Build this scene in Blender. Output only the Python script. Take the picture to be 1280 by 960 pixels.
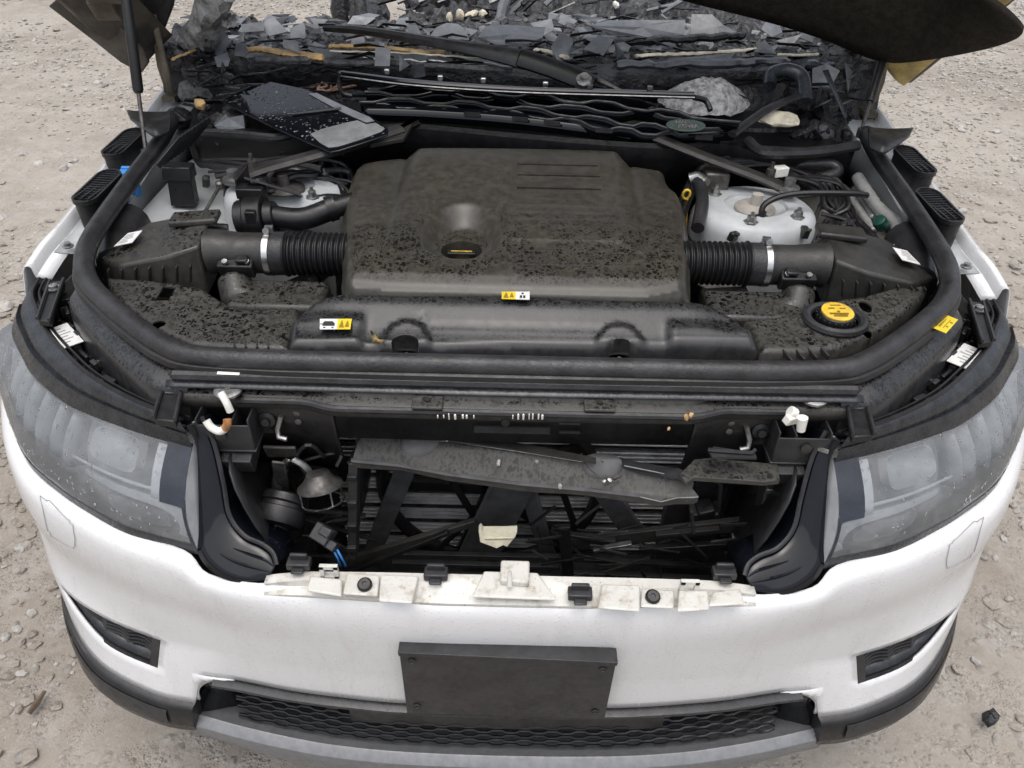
import bpy, bmesh, math, random
import numpy as np
from mathutils import Vector, Matrix, Euler
from mathutils.geometry import delaunay_2d_cdt

random.seed(7); rng = np.random.default_rng(7)
for o in list(bpy.data.objects): bpy.data.objects.remove(o)
scene = bpy.context.scene; COL = scene.collection
R = math.radians

# ------------------------------------------------------------------ camera, sky, sun, exposure
PITCH, ROLL, FPX = R(38), R(1.3), 950.0
CAM = Vector((-0.004, -0.64, 1.62))
cd = bpy.data.cameras.new('camera'); co = bpy.data.objects.new('camera', cd); COL.objects.link(co)
cd.sensor_fit = 'HORIZONTAL'; cd.sensor_width = 36; cd.lens = 36 * FPX / 1280; cd.clip_start = .05; cd.clip_end = 400
CM = Matrix.Rotation(R(90) - PITCH, 3, 'X') @ Matrix.Rotation(ROLL, 3, 'Z')
co.location = CAM; co.rotation_euler = CM.to_euler(); scene.camera = co
RT, UP, FW = CM @ Vector((1, 0, 0)), CM @ Vector((0, 1, 0)), CM @ Vector((0, 0, -1))
SUN_EL, SUN_AZ = R(80), R(190)       # azimuth measured from +Y towards +X
wd = bpy.data.worlds.new('World'); scene.world = wd; wd.use_nodes = True
wn = wd.node_tree.nodes; sk = wn.new('ShaderNodeTexSky'); sk.sky_type = 'NISHITA'; sk.sun_disc = False
sk.sun_elevation = SUN_EL; sk.sun_rotation = SUN_AZ; sk.dust_density = 5.0; sk.air_density = 1.0; sk.ozone_density = .6
hs = wn.new('ShaderNodeHueSaturation'); hs.inputs['Saturation'].default_value = .42    # overcast: a nearly colourless sky
wd.node_tree.links.new(sk.outputs[0], hs.inputs['Color']); wd.node_tree.links.new(hs.outputs[0], wn['Background'].inputs[0])
wn['Background'].inputs[1].default_value = .15
sl = bpy.data.lights.new('sun', 'SUN'); sl.energy = 0.85; sl.angle = R(100); sl.color = (1, .985, .96)
so = bpy.data.objects.new('sun', sl); COL.objects.link(so); so.location = (0, -3, 8)
sd = Vector((math.sin(SUN_AZ) * math.cos(SUN_EL), math.cos(SUN_AZ) * math.cos(SUN_EL), math.sin(SUN_EL)))
so.rotation_euler = sd.to_track_quat('Z', 'Y').to_euler()
vs = scene.view_settings; vs.view_transform = 'Standard'; vs.look = 'None'; vs.gamma = 1; vs.exposure = 0.45
cy = scene.cycles; cy.max_bounces = 6; cy.diffuse_bounces = 3; cy.glossy_bounces = 3; cy.transmission_bounces = 4; cy.transparent_max_bounces = 6; cy.caustics_reflective = False; cy.caustics_refractive = False

# ------------------------------------------------------------------ survey: a sighted direction and a known height / depth give the point
def ray(u, v): return FW + RT * ((u - 640) / FPX) - UP * ((v - 480) / FPX)
def W(u, v, z): d = ray(u, v); return CAM + d * ((z - CAM.z) / d.z)
def WY(u, v, y): d = ray(u, v); return CAM + d * ((y - CAM.y) / d.y)
def V(*a): return Vector(a)

# ------------------------------------------------------------------ materials
MATS = {}
def newmat(name):
    m = bpy.data.materials.new(name); m.use_nodes = True; MATS[name] = m
    return m, m.node_tree, m.node_tree.nodes['Principled BSDF']
class N:                                                     # small node helper
    def __init__(s, nt): s.nt = nt
    def n(s, t, **kw):
        x = s.nt.nodes.new(t)
        for k, v in kw.items():
            if k.startswith('i_'): x.inputs[k[2:].replace('_', ' ')].default_value = v
            else: setattr(x, k, v)
        return x
    def l(s, a, b): s.nt.links.new(a, b)
    def pos(s): return s.n('ShaderNodeNewGeometry').outputs['Position']
    def noise(s, co, scale, det=3, rough=.55, dist=0):
        x = s.n('ShaderNodeTexNoise'); x.inputs['Scale'].default_value = scale; x.inputs['Detail'].default_value = det
        x.inputs['Roughness'].default_value = rough; x.inputs['Distortion'].default_value = dist; s.l(co, x.inputs['Vector']); return x
    def mr(s, v, a, b, c=0, d=1):
        x = s.n('ShaderNodeMapRange'); x.interpolation_type = 'SMOOTHSTEP'; s.l(v, x.inputs[0])
        for i, q in enumerate((a, b, c, d)): x.inputs[i + 1].default_value = q
        return x.outputs[0]
    def math(s, op, a, b=None):
        x = s.n('ShaderNodeMath'); x.operation = op
        for i, q in enumerate((a, b)):
            if q is None: continue
            if isinstance(q, (int, float)): x.inputs[i].default_value = q
            else: s.l(q, x.inputs[i])
        return x.outputs[0]
    def mix(s, f, a, b):
        x = s.n('ShaderNodeMix'); x.data_type = 'RGBA'
        s.l(f, x.inputs[0]) if not isinstance(f, (int, float)) else setattr(x.inputs[0], 'default_value', f)
        for i, q in ((6, a), (7, b)):
            if isinstance(q, tuple): x.inputs[i].default_value = (*q, 1) if len(q) == 3 else q
            else: s.l(q, x.inputs[i])
        return x.outputs[2]
    def bump(s, h, dist, st=1):
        x = s.n('ShaderNodeBump'); x.inputs['Strength'].default_value = st; x.inputs['Distance'].default_value = dist; s.l(h, x.inputs['Height']); return x.outputs[0]

def simple(name, col, rough=.5, metal=0, var=.25, vs=30, bump=0, bs=200, spec=.5, coat=0):
    m, nt, b = newmat(name); h = N(nt); p = h.pos()
    n = h.noise(p, vs, 5, .65)
    c2 = tuple(min(1, x * (1 + var)) for x in col); c1 = tuple(x * (1 - var) for x in col)
    h.l(h.mix(h.mr(n.outputs[0], .3, .7), c1, c2), b.inputs['Base Color'])
    n2 = h.noise(p, vs * 3, 4)
    h.l(h.mr(n2.outputs[0], .25, .75, rough * .75, min(1, rough * 1.25)), b.inputs['Roughness'])
    b.inputs['Metallic'].default_value = metal; b.inputs['Specular IOR Level'].default_value = spec
    if coat: b.inputs['Coat Weight'].default_value = coat; b.inputs['Coat Roughness'].default_value = .08
    if bump: h.l(h.bump(h.noise(p, bs, 4).outputs[0], bump), b.inputs['Normal'])
    return m

def spotted(name, dust, wet, size=1.0, dens=.5, fade=None, clean=None, rough=.62, wetr=.28, up=(.3, .6)):
    """dust-covered plastic on which raindrops have left dark wet spots"""
    m, nt, b = newmat(name); h = N(nt); p = h.pos()
    wob = h.noise(p, 130, 2); vm = h.n('ShaderNodeVectorMath', operation='MULTIPLY_ADD'); h.l(wob.outputs['Color'], vm.inputs[0])
    vm.inputs[1].default_value = (.007, .007, .007); h.l(p, vm.inputs[2])
    masks = []
    for sc, k in ((88 / size, .04), (140 / size, .04), (230 / size, .10)):
        vo = h.n('ShaderNodeTexVoronoi'); vo.voronoi_dimensions = '2D'; vo.inputs['Scale'].default_value = sc; h.l(vm.outputs[0], vo.inputs['Vector'])
        sx = h.n('ShaderNodeSeparateColor'); h.l(vo.outputs['Color'], sx.inputs[0])
        r = h.math('MULTIPLY', h.math('SUBTRACT', sx.outputs[0], 1 - dens - .12 + k), .62)
        masks.append(h.mr(h.math('SUBTRACT', r, vo.outputs['Distance']), -.10, .06))
    f = h.math('MAXIMUM', h.math('MAXIMUM', masks[0], masks[1]), masks[2])
    big = h.noise(p, 14, 3); f = h.math('MULTIPLY', f, h.mr(big.outputs[0], .33, .5, .25, 1)); f = h.math('MULTIPLY', f, h.mr(h.noise(p, 55, 2).outputs[0], .3, .6, .45, 1))
    gn = h.n('ShaderNodeNewGeometry'); gz_ = h.n('ShaderNodeSeparateXYZ'); h.l(gn.outputs['Normal'], gz_.inputs[0]); f = h.math('MULTIPLY', f, h.mr(gz_.outputs[2], *up))   # rain lands on what faces up
    if fade:
        sy = h.n('ShaderNodeSeparateXYZ'); h.l(p, sy.inputs[0]); wv = h.math('ADD', sy.outputs[1], h.math('MULTIPLY', big.outputs[0], .12))
        f = h.math('MULTIPLY', f, h.mr(wv, fade[0], fade[1], 1, 0))
    fine = h.noise(p, 60, 6, .7)
    dcol = h.mix(h.mr(fine.outputs[0], .3, .7), tuple(x * .72 for x in dust), tuple(x * 1.3 for x in dust))
    pat = h.noise(p, 7, 4, .6); dcol = h.mix(h.mr(pat.outputs[0], .45, .68, 0, .6), dcol, clean or tuple(x * .5 for x in dust))
    h.l(h.mix(f, dcol, wet), b.inputs['Base Color'])
    rr = h.mr(fine.outputs[0], .3, .7, rough * .85, min(1, rough * 1.2)); mx = h.n('ShaderNodeMix'); h.l(f, mx.inputs[0]); h.l(rr, mx.inputs[2]); mx.inputs[3].default_value = wetr
    h.l(mx.outputs[0], b.inputs['Roughness'])
    hh = h.math('ADD', h.math('MULTIPLY', f, .12), h.math('MULTIPLY', h.noise(p, 420, 3).outputs[0], .25)); h.l(h.bump(hh, .0005, .6), b.inputs['Normal'])
    return m

def white_paint(name, grime=.28, gl=.22, ca=(.72, .725, .735), cb=(.50, .48, .45)):
    m, nt, b = newmat(name); h = N(nt); p = h.pos()
    mp = h.n('ShaderNodeMapping'); mp.inputs['Scale'].default_value = (9, 9, 1.3); h.l(p, mp.inputs[0])
    st = h.noise(mp.outputs[0], 3.2, 6, .7); sp = h.noise(p, 160, 3, .6); pt = h.noise(p, 6, 5, .65)
    f = h.math('MULTIPLY', h.mr(st.outputs[0], .48, .75), grime)
    f = h.math('MAXIMUM', f, h.math('MULTIPLY', h.mr(sp.outputs[0], .64, .72), grime * .9))
    f = h.math('MAXIMUM', f, h.math('MULTIPLY', h.mr(pt.outputs[0], .55, .8), grime * .7))
    h.l(h.mix(f, ca, cb), b.inputs['Base Color'])
    h.l(h.mr(f, 0, .4, gl, gl + .3), b.inputs['Roughness'])
    b.inputs['Coat Weight'].default_value = .35; b.inputs['Coat Roughness'].default_value = .12
    vo = h.n('ShaderNodeTexVoronoi'); vo.inputs['Scale'].default_value = 210; h.l(p, vo.inputs['Vector'])
    sc = h.n('ShaderNodeSeparateColor'); h.l(vo.outputs['Color'], sc.inputs[0])
    d = h.mr(h.math('SUBTRACT', h.math('MULTIPLY', h.math('SUBTRACT', sc.outputs[0], .45), .8), vo.outputs['Distance']), -.06, .12)
    h.l(h.bump(d, .0016, .35), b.inputs['Normal'])
    return m

white_paint('white_paint'); white_paint('dirty_white', .95, .45, (.60, .59, .55), (.30, .25, .18))
spotted('spotted', (.046, .044, .039), (.005, .005, .005), 1, .62, clean=(.034, .033, .031), rough=.5, wetr=.2)
spotted('spotted_fine', (.030, .030, .031), (.005, .005, .005), .85, .64, clean=(.020, .021, .023), rough=.30, wetr=.26, up=(.82, .95))
spotted('spotted_engine', (.048, .044, .036), (.006, .006, .005), .85, .62, fade=(.57, .82), clean=(.034, .032, .028), rough=.34, wetr=.24, up=(.82, .95))
spotted('spotted_carrier', (.030, .030, .031), (.005, .005, .005), .75, .62, clean=(.018, .019, .021), rough=.30, wetr=.14)
spotted('spotted_crash', (.055, .052, .046), (.006, .006, .006), .9, .64, clean=(.036, .036, .035), rough=.5, wetr=.45)
simple('plastic', (.011, .011, .012), .36, var=.35, bump=.0004, bs=500)
simple('plastic_grey', (.025, .025, .027), .40, var=.35, bump=.0004, bs=400)
simple('plastic_dusty', (.028, .027, .025), .48, var=.35, vs=18, bump=.0005, bs=300)
simple('rubber', (.024, .024, .026), .40, var=.4, vs=22, bump=.001, bs=160)
simple('gloss_black', (.004, .005, .008), .09, var=.3, spec=.4)
simple('piano_trim', (.022, .024, .028), .27, var=.4, vs=40, bump=.0007, bs=120)
simple('silver_paint', (.19, .195, .205), .40, metal=.3, var=.12, vs=60)
simple('bright_metal', (.62, .62, .61), .28, metal=1, var=.12)
simple('zinc', (.34, .34, .335), .42, metal=.9, var=.3, vs=60)
simple('dull_metal', (.11, .105, .10), .5, metal=.7, var=.4, vs=50)
simple('bay_paint', (.47, .49, .50), .45, var=.14, vs=12)
simple('bay_paint_dirty', (.30, .28, .25), .55, var=.4, vs=14)
simple('dark_void', (.010, .010, .011), .75, var=.4)
simple('lamp_grey', (.42, .435, .45), .4, var=.12)
simple('lamp_light', (.80, .82, .84), .35, var=.06)
simple('lamp_dark', (.022, .027, .038), .3, var=.2)
simple('sticker_white', (.72, .72, .70), .5, var=.08)
simple('sticker_yellow', (.75, .56, .03), .5, var=.12)
simple('ink', (.03, .03, .03), .6, var=.1)
simple('ink_brown', (.26, .17, .02), .6, var=.1)
simple('ink_grey', (.30, .30, .30), .6, var=.1)
simple('cap_yellow', (.72, .47, .05), .45, var=.22, vs=80)
simple('blue_plastic', (.06, .27, .68), .35, var=.15)
simple('green_plastic', (.010, .055, .042), .3, var=.2)
simple('white_plastic', (.78, .77, .72), .4, var=.08)
simple('cream_foam', (.72, .68, .52), .7, var=.12, vs=60, bump=.002, bs=90)
simple('leaf', (.50, .36, .16), .6, var=.3, vs=150)
simple('char', (.015, .015, .017), .42, var=.7, vs=45, bump=.006, bs=70)
simple('char_ash', (.075, .076, .08), .8, var=.75, vs=38, bump=.006, bs=80)
simple('ash_glass', (.125, .135, .15), .36, var=.25, vs=24, bump=.0006, bs=140)
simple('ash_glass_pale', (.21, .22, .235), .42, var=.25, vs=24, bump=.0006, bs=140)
simple('ash_glass_dark', (.035, .04, .048), .28, var=.35, vs=24, bump=.0006, bs=140)
simple('tan_strip', (.50, .33, .15), .65, var=.45, vs=22, bump=.002, bs=60)
simple('cream_strip', (.66, .60, .47), .6, var=.3, vs=26, bump=.002, bs=60)
simple('fleece', (.36, .36, .36), .9, var=.55, vs=70, bump=.006, bs=130)
simple('rust', (.30, .14, .05), .8, var=.6, vs=35)
simple('bonnet_under', (.055, .048, .038), .62, var=.7, vs=9, bump=.001, bs=60)
simple('bonnet_rust', (.10, .085, .06), .6, var=.55, vs=14, bump=.001, bs=60)
simple('burnt_paint', (.55, .42, .16), .6, var=.4, vs=14)
simple('blanket', (.028, .024, .019), .95, var=.35, vs=60, bump=.003, bs=260, spec=.2)
simple('wire_brown', (.38, .22, .16), .7, var=.4, vs=50)
simple('stone_a', (.38, .36, .335), .85, var=.25, vs=40, bump=.003, bs=120)
simple('stone_b', (.31, .285, .255), .85, var=.3, vs=40, bump=.003, bs=120)
simple('stone_c', (.43, .41, .38), .85, var=.2, vs=40, bump=.003, bs=120)
simple('stone_d', (.24, .22, .20), .8, var=.3, vs=40, bump=.003, bs=120)
simple('alloy', (.50, .50, .49), .35, metal=.45, var=.15)
simple('badge_face', (.05, .07, .065), .3, var=.2)
simple('grey_patch', (.22, .225, .23), .38, var=.25, vs=30)
simple('wood', (.13, .095, .065), .8, var=.4)
simple('ash', (.27, .275, .285), .85, var=.6, vs=32, bump=.006, bs=80)
simple('brace', (.085, .085, .087), .5, var=.3, vs=25)
simple('wet_black', (.009, .009, .010), .12, var=.5, vs=40, bump=.006, bs=75)
simple('lip_black', (.03, .031, .034), .3, var=.3, vs=40)
simple('fin', (.60, .60, .61), .45, metal=.1, var=.25)

def lens_mat():
    m, nt, b = newmat('lens'); h = N(nt); p = h.pos(); nt.nodes.remove(b); out = nt.nodes['Material Output']
    vo = h.n('ShaderNodeTexVoronoi'); vo.inputs['Scale'].default_value = 120; h.l(p, vo.inputs['Vector'])
    sc = h.n('ShaderNodeSeparateColor'); h.l(vo.outputs['Color'], sc.inputs[0])
    d = h.mr(h.math('SUBTRACT', h.math('MULTIPLY', h.math('SUBTRACT', sc.outputs[0], .5), .8), vo.outputs['Distance']), -.08, .14)
    bm = h.bump(d, .003, .9)
    tr = h.n('ShaderNodeBsdfTransparent'); tr.inputs[0].default_value = (.86, .88, .9, 1)
    gl = h.n('ShaderNodeBsdfGlossy'); gl.inputs['Roughness'].default_value = .06; h.l(bm, gl.inputs['Normal'])
    df = h.n('ShaderNodeBsdfDiffuse'); gr = h.noise(p, 9, 5, .7); h.l(h.mix(h.mr(gr.outputs[0], .3, .7), (.30, .315, .33), (.44, .455, .47)), df.inputs[0])
    lw = h.n('ShaderNodeFresnel'); lw.inputs[0].default_value = 1.5; h.l(bm, lw.inputs['Normal'])
    m1 = h.n('ShaderNodeMixShader'); h.l(h.mr(gr.outputs[0], .25, .75, .28, .40), m1.inputs[0]); h.l(tr.outputs[0], m1.inputs[1]); h.l(df.outputs[0], m1.inputs[2])
    m2 = h.n('ShaderNodeMixShader'); h.l(lw.outputs[0], m2.inputs[0]); h.l(m1.outputs[0], m2.inputs[1]); h.l(gl.outputs[0], m2.inputs[2])
    h.l(m2.outputs[0], out.inputs[0])
lens_mat()
def water_mat():
    m, nt, b = newmat('water'); b.inputs['Base Color'].default_value = (1, 1, 1, 1); b.inputs['Roughness'].default_value = .02
    b.inputs['IOR'].default_value = 1.33; b.inputs['Transmission Weight'].default_value = 1
water_mat()
def ground_mat():
    m, nt, b = newmat('ground'); h = N(nt); p = h.pos()
    n1 = h.noise(p, .9, 5, .6); n2 = h.noise(p, 7, 6, .7); n3 = h.noise(p, 45, 5, .7); n4 = h.noise(p, 190, 4, .7)
    c = h.mix(h.mr(n1.outputs[0], .35, .65), (.36, .328, .286), (.25, .217, .18))
    c = h.mix(h.math('MULTIPLY', h.mr(n2.outputs[0], .42, .68), .6), c, (.40, .375, .345))
    c = h.mix(h.math('MULTIPLY', h.mr(n3.outputs[0], .5, .72), .65), c, (.25, .215, .18))
    c = h.mix(h.math('MULTIPLY', h.mr(n4.outputs[0], .54, .7), .4), c, (.50, .475, .445))
    hs_ = []
    for sc, amt, w_ in ((150, .35, .3), (75, .45, .5), (34, .35, .9)):          # grains, small gravel, clods
        wb = h.n('ShaderNodeVectorMath', operation='MULTIPLY_ADD'); h.l(n3.outputs['Color'], wb.inputs[0]); wb.inputs[1].default_value = (.5 / sc,) * 3; h.l(p, wb.inputs[2])
        vo = h.n('ShaderNodeTexVoronoi'); vo.voronoi_dimensions = '2D'; vo.inputs['Scale'].default_value = sc; h.l(wb.outputs[0], vo.inputs['Vector'])
        cc = h.n('ShaderNodeSeparateColor'); h.l(vo.outputs['Color'], cc.inputs[0]); g = h.mr(h.noise(p, sc * .09, 3).outputs[0], .45, .6)
        on = h.math('MULTIPLY', h.math('MULTIPLY', h.mr(cc.outputs[0], .35, .5), g), h.mr(vo.outputs['Distance'], .5, .05))
        tone = h.mix(cc.outputs[1], (.22, .195, .165), (.52, .49, .45)); c = h.mix(h.math('MULTIPLY', on, amt), c, tone)
        hs_.append(h.math('MULTIPLY', on, w_))
    h.l(c, b.inputs['Base Color']); h.l(h.mr(n1.outputs[0], .35, .65, .92, .7), b.inputs['Roughness']); b.inputs['Specular IOR Level'].default_value = .25
    hh = h.math('ADD', h.math('ADD', hs_[0], hs_[1]), h.math('ADD', hs_[2], h.math('MULTIPLY', n3.outputs[0], .8))); h.l(h.bump(hh, .009, .8), b.inputs['Normal'])
ground_mat()

# ------------------------------------------------------------------ mesh helpers
def spl(pts, n):
    """Catmull-Rom curve through pts, n segments per span"""
    P = [Vector(p) for p in pts]; out = []
    for i in range(len(P) - 1):
        a, b, c, d = P[max(i - 1, 0)], P[i], P[i + 1], P[min(i + 2, len(P) - 1)]
        for k in range(n):
            t = k / n; out.append(.5 * ((2 * b) + (c - a) * t + (2 * a - 5 * b + 4 * c - d) * t * t + (3 * b - a - 3 * c + d) * t ** 3))
    out.append(P[-1].copy()); return out

class MB:
    def __init__(s, mir=False): s.v = []; s.f = []; s.m = []; s.mi = 0; s.mir = mir
    def add(s, vs, fs):
        k = len(s.v); s.v += [tuple(p) for p in vs]
        for f in fs: s.f.append(tuple(k + i for i in f)); s.m.append(s.mi)
        return s
    def box(s, c, size, rot=(0, 0, 0), taper=1.0):
        M = Euler(rot).to_matrix() if not isinstance(rot, Matrix) else rot; c = Vector(c); hx, hy, hz = (q / 2 for q in size)
        vs = []
        for z, t in ((-hz, 1), (hz, taper)):
            for x, y in ((-hx, -hy), (hx, -hy), (hx, hy), (-hx, hy)): vs.append(c + M @ Vector((x * t, y * t, z)))
        return s.add(vs, [(3, 2, 1, 0), (4, 5, 6, 7), (0, 1, 5, 4), (1, 2, 6, 5), (2, 3, 7, 6), (3, 0, 4, 7)])
    def prism(s, poly, d):
        n = len(poly); d = Vector(d); P = [Vector(p) for p in poly]
        return s.add(P + [p + d for p in P], [tuple(range(n - 1, -1, -1)), tuple(range(n, 2 * n))] + [(i, (i + 1) % n, n + (i + 1) % n, n + i) for i in range(n)])
    def tube(s, pts, r, n=10, cap=True, closed=False, flat=1.0):
        P = [Vector(p) for p in pts]; m = len(P); rs = r if isinstance(r, (list, tuple)) else [r] * m; vs = []; pu = None
        for i in range(m):
            t = (P[(i + 1) % m] - P[i - 1]) if closed else (P[min(i + 1, m - 1)] - P[max(i - 1, 0)])
            t.normalize()
            if pu is None: pu = Vector((0, 0, 1)) if abs(t.z) < .9 else Vector((0, 1, 0))
            sd = t.cross(pu)
            if sd.length < 1e-5: sd = t.cross(Vector((1, 0, 0)))
            sd.normalize(); u = sd.cross(t); pu = u
            for k in range(n):
                a = 2 * math.pi * k / n; vs.append(P[i] + sd * (math.cos(a) * rs[i]) + u * (math.sin(a) * rs[i] * flat))
        fs = []
        for i in range(m if closed else m - 1):
            j = (i + 1) % m
            for k in range(n): fs.append((i * n + k, i * n + (k + 1) % n, j * n + (k + 1) % n, j * n + k))
        if cap and not closed: fs += [tuple(range(n - 1, -1, -1)), tuple((m - 1) * n + k for k in range(n))]
        return s.add(vs, fs)
    def lathe(s, prof, o, axis=(0, 0, 1), n=24, sq=None):
        a = Vector(axis).normalized(); x = a.orthogonal().normalized(); y = a.cross(x); o = Vector(o); vs = []
        for r, h in prof:
            for k in range(n):
                t = 2 * math.pi * k / n; vs.append(o + a * h + x * (r * math.cos(t)) + y * (r * math.sin(t)))
        m = len(prof); fs = [(i * n + k, i * n + (k + 1) % n, (i + 1) * n + (k + 1) % n, (i + 1) * n + k) for i in range(m - 1) for k in range(n)]
        fs += [tuple(range(n - 1, -1, -1)), tuple((m - 1) * n + k for k in range(n))]
        return s.add(vs, fs)
    def grid(s, rows, closed=False):
        m = len(rows); n = len(rows[0]); vs = [p for r in rows for p in r]
        return s.add(vs, [(i * n + k, i * n + (k + 1) % n, (i + 1) * n + (k + 1) % n, (i + 1) * n + k) for i in range(m - 1) for k in range(n if closed else n - 1)])
    def rock(s, c, sc, sub=1, amp=.3, rot=None):
        bm = bmesh.new(); bmesh.ops.create_icosphere(bm, subdivisions=sub, radius=1); M = rot or Euler([random.uniform(0, 6) for _ in range(3)]).to_matrix()
        vs = [Vector(c) + M @ Vector((v.co.x * sc[0], v.co.y * sc[1], v.co.z * sc[2])) * (1 + random.uniform(-amp, amp)) for v in bm.verts]
        s.add(vs, [tuple(v.index for v in f.verts) for f in bm.faces]); bm.free(); return s
    def build(s, name, mat, parent=None, bevel=0, seg=2, sub=0, solid=0, smooth=True, angle=38, recalc=True, off=-1):
        me = bpy.data.meshes.new(name); v = np.array(s.v, dtype=float)
        if s.mir: v[:, 0] *= -1
        c = (v.min(0) + v.max(0)) / 2
        me.from_pydata((v - c).tolist(), [], [f[::-1] for f in s.f] if s.mir else s.f)
        for k in (mat if isinstance(mat, (list, tuple)) else [mat]): me.materials.append(MATS[k])
        me.polygons.foreach_set('material_index', s.m)
        if recalc:
            bm = bmesh.new(); bm.from_mesh(me); bmesh.ops.recalc_face_normals(bm, faces=bm.faces); bm.to_mesh(me); bm.free()
        if smooth:
            me.polygons.foreach_set('use_smooth', [True] * len(me.polygons))
            if not sub: me.set_sharp_from_angle(angle=R(angle))
        me.update(); o = bpy.data.objects.new(name, me); COL.objects.link(o)
        o.location = Vector(c)
        if parent is not None: o.parent = parent; o.location = Vector(c) - wloc(parent)
        if sub: q = o.modifiers.new('subdivision', 'SUBSURF'); q.levels = q.render_levels = sub
        if solid: q = o.modifiers.new('solidify', 'SOLIDIFY'); q.thickness = solid; q.offset = off
        if bevel: q = o.modifiers.new('bevel', 'BEVEL'); q.width = bevel; q.segments = seg; q.limit_method = 'ANGLE'; q.angle_limit = R(35); q.harden_normals = False
        return o
def wloc(o):
    p = Vector(o.location)
    while o.parent: o = o.parent; p += Vector(o.location)
    return p
def tag(o, label=None, cat=None, group=None, kind=None):
    for k, q in (('label', label), ('category', cat), ('group', group), ('kind', kind)):
        if q: o[k] = q
    return o
def empty(name, loc):
    o = bpy.data.objects.new(name, None); o.location = loc; COL.objects.link(o); o.empty_display_size = .2; return o

def inside(px, py, poly):
    r = np.zeros(px.shape, bool); n = len(poly)
    for i in range(n):
        x1, y1 = poly[i]; x2, y2 = poly[i - 1]
        c = ((y1 > py) != (y2 > py)); r ^= c & (px < (x2 - x1) * (py - y1) / (y2 - y1 + 1e-12) + x1)
    return r
def edge_dist(px, py, poly):
    d = np.full(px.shape, 9.0); n = len(poly)
    for i in range(n):
        a = np.array(poly[i - 1]); b = np.array(poly[i]); e = b - a; t = np.clip(((px - a[0]) * e[0] + (py - a[1]) * e[1]) / (e @ e + 1e-12), 0, 1)
        d = np.minimum(d, np.hypot(px - a[0] - t * e[0], py - a[1] - t * e[1]))
    return d
def resample(poly, step):
    out = []
    for i in range(len(poly)):
        a = Vector(poly[i - 1][:2]); b = Vector(poly[i][:2]); k = max(1, int((b - a).length / step))
        out += [tuple(a.lerp(b, j / k)) for j in range(k)]
    return out
def smoothpoly(poly, it=2):
    for _ in range(it):
        q = []
        for i in range(len(poly)):
            a, b = np.array(poly[i - 1][:2]), np.array(poly[i][:2]); q += [tuple(.75 * a + .25 * b), tuple(.25 * a + .75 * b)]
        poly = q
    return poly
def sheet(b, poly, hf, step=.01, holes=(), skirt=.02, hskirt=None):
    """a moulded sheet: outline in plan, holes cut out, height from hf(x, y, edge distance); edges turned down by skirt"""
    poly = resample(poly, step); holes = [resample(q, step * .7) for q in holes]
    pts = list(poly); edges = [(i, (i + 1) % len(poly)) for i in range(len(poly))]
    for q in holes: k = len(pts); pts += q; edges += [(k + i, k + (i + 1) % len(q)) for i in range(len(q))]
    A = np.array(poly); x = np.arange(A[:, 0].min(), A[:, 0].max(), step); y = np.arange(A[:, 1].min(), A[:, 1].max(), step)
    X, Y = np.meshgrid(x, y); X = X.ravel() + rng.uniform(-.05, .05, X.size) * step; Y = Y.ravel() + rng.uniform(-.05, .05, Y.size) * step
    k = inside(X, Y, poly) & (edge_dist(X, Y, poly) > step * .5)
    for q in holes: k &= ~inside(X, Y, q) & (edge_dist(X, Y, q) > step * .4)
    pts += list(zip(X[k], Y[k]))
    vo, eo, fo, *_ = delaunay_2d_cdt([Vector(p) for p in pts], edges, [], 0, 1e-6)
    P = np.array([tuple(q) for q in vo]); F = np.array([tuple(f) for f in fo]); C = P[F].mean(1)
    k = inside(C[:, 0], C[:, 1], poly)
    for q in holes: k &= ~inside(C[:, 0], C[:, 1], q)
    F = F[k]; ed = edge_dist(P[:, 0], P[:, 1], poly); Z = hf(P[:, 0], P[:, 1], ed)
    vs = [(p[0], p[1], z) for p, z in zip(P, Z)]; fs = [tuple(f) for f in F.tolist()]
    cnt = {}
    for f in fs:
        for i in range(3):
            e = (f[i], f[(i + 1) % 3]); cnt[tuple(sorted(e))] = None if tuple(sorted(e)) in cnt else e
    bd = [e for e in cnt.values() if e]; mp = {}
    for e in bd:
        for i in e:
            if i not in mp: mp[i] = len(vs); vs.append((vs[i][0], vs[i][1], vs[i][2] - (skirt if (hskirt is None or ed[i] < 1e-4) else hskirt)))
    fs += [(a, mp[a], mp[c], c) for a, c in bd]
    b.add(vs, fs); return b
def sstep(x, a, b): t = np.clip((x - a) / (b - a), 0, 1); return t * t * (3 - 2 * t)
def circ(cx, cy, rx, ry=None, n=20, a0=0): ry = ry or rx; return [(cx + rx * math.cos(2 * math.pi * k / n), cy + ry * math.sin(2 * math.pi * k / n)) for k in range(n)]
def XY(*uvz): return [tuple(W(u, v, z))[:2] for u, v, z in uvz]
_tab = rng.random((64, 64, 64))
def vnoise(x, y, z=0.0):
    x = np.asarray(x, float); y = np.asarray(y, float); z = np.zeros_like(x) + z
    i, j, k = (np.floor(q).astype(int) for q in (x, y, z)); fx, fy, fz = (q - np.floor(q) for q in (x, y, z))
    fx, fy, fz = (t * t * (3 - 2 * t) for t in (fx, fy, fz)); r = 0
    for a in (0, 1):
        for b in (0, 1):
            for c in (0, 1): r = r + _tab[(i + a) % 64, (j + b) % 64, (k + c) % 64] * (fx if a else 1 - fx) * (fy if b else 1 - fy) * (fz if c else 1 - fz)
    return r * 2 - 1
def fbm(x, y, f, oc=4, g=.5): return sum(vnoise(x * f * 2 ** o, y * f * 2 ** o, o * 7.3) * g ** o for o in range(oc))

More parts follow.
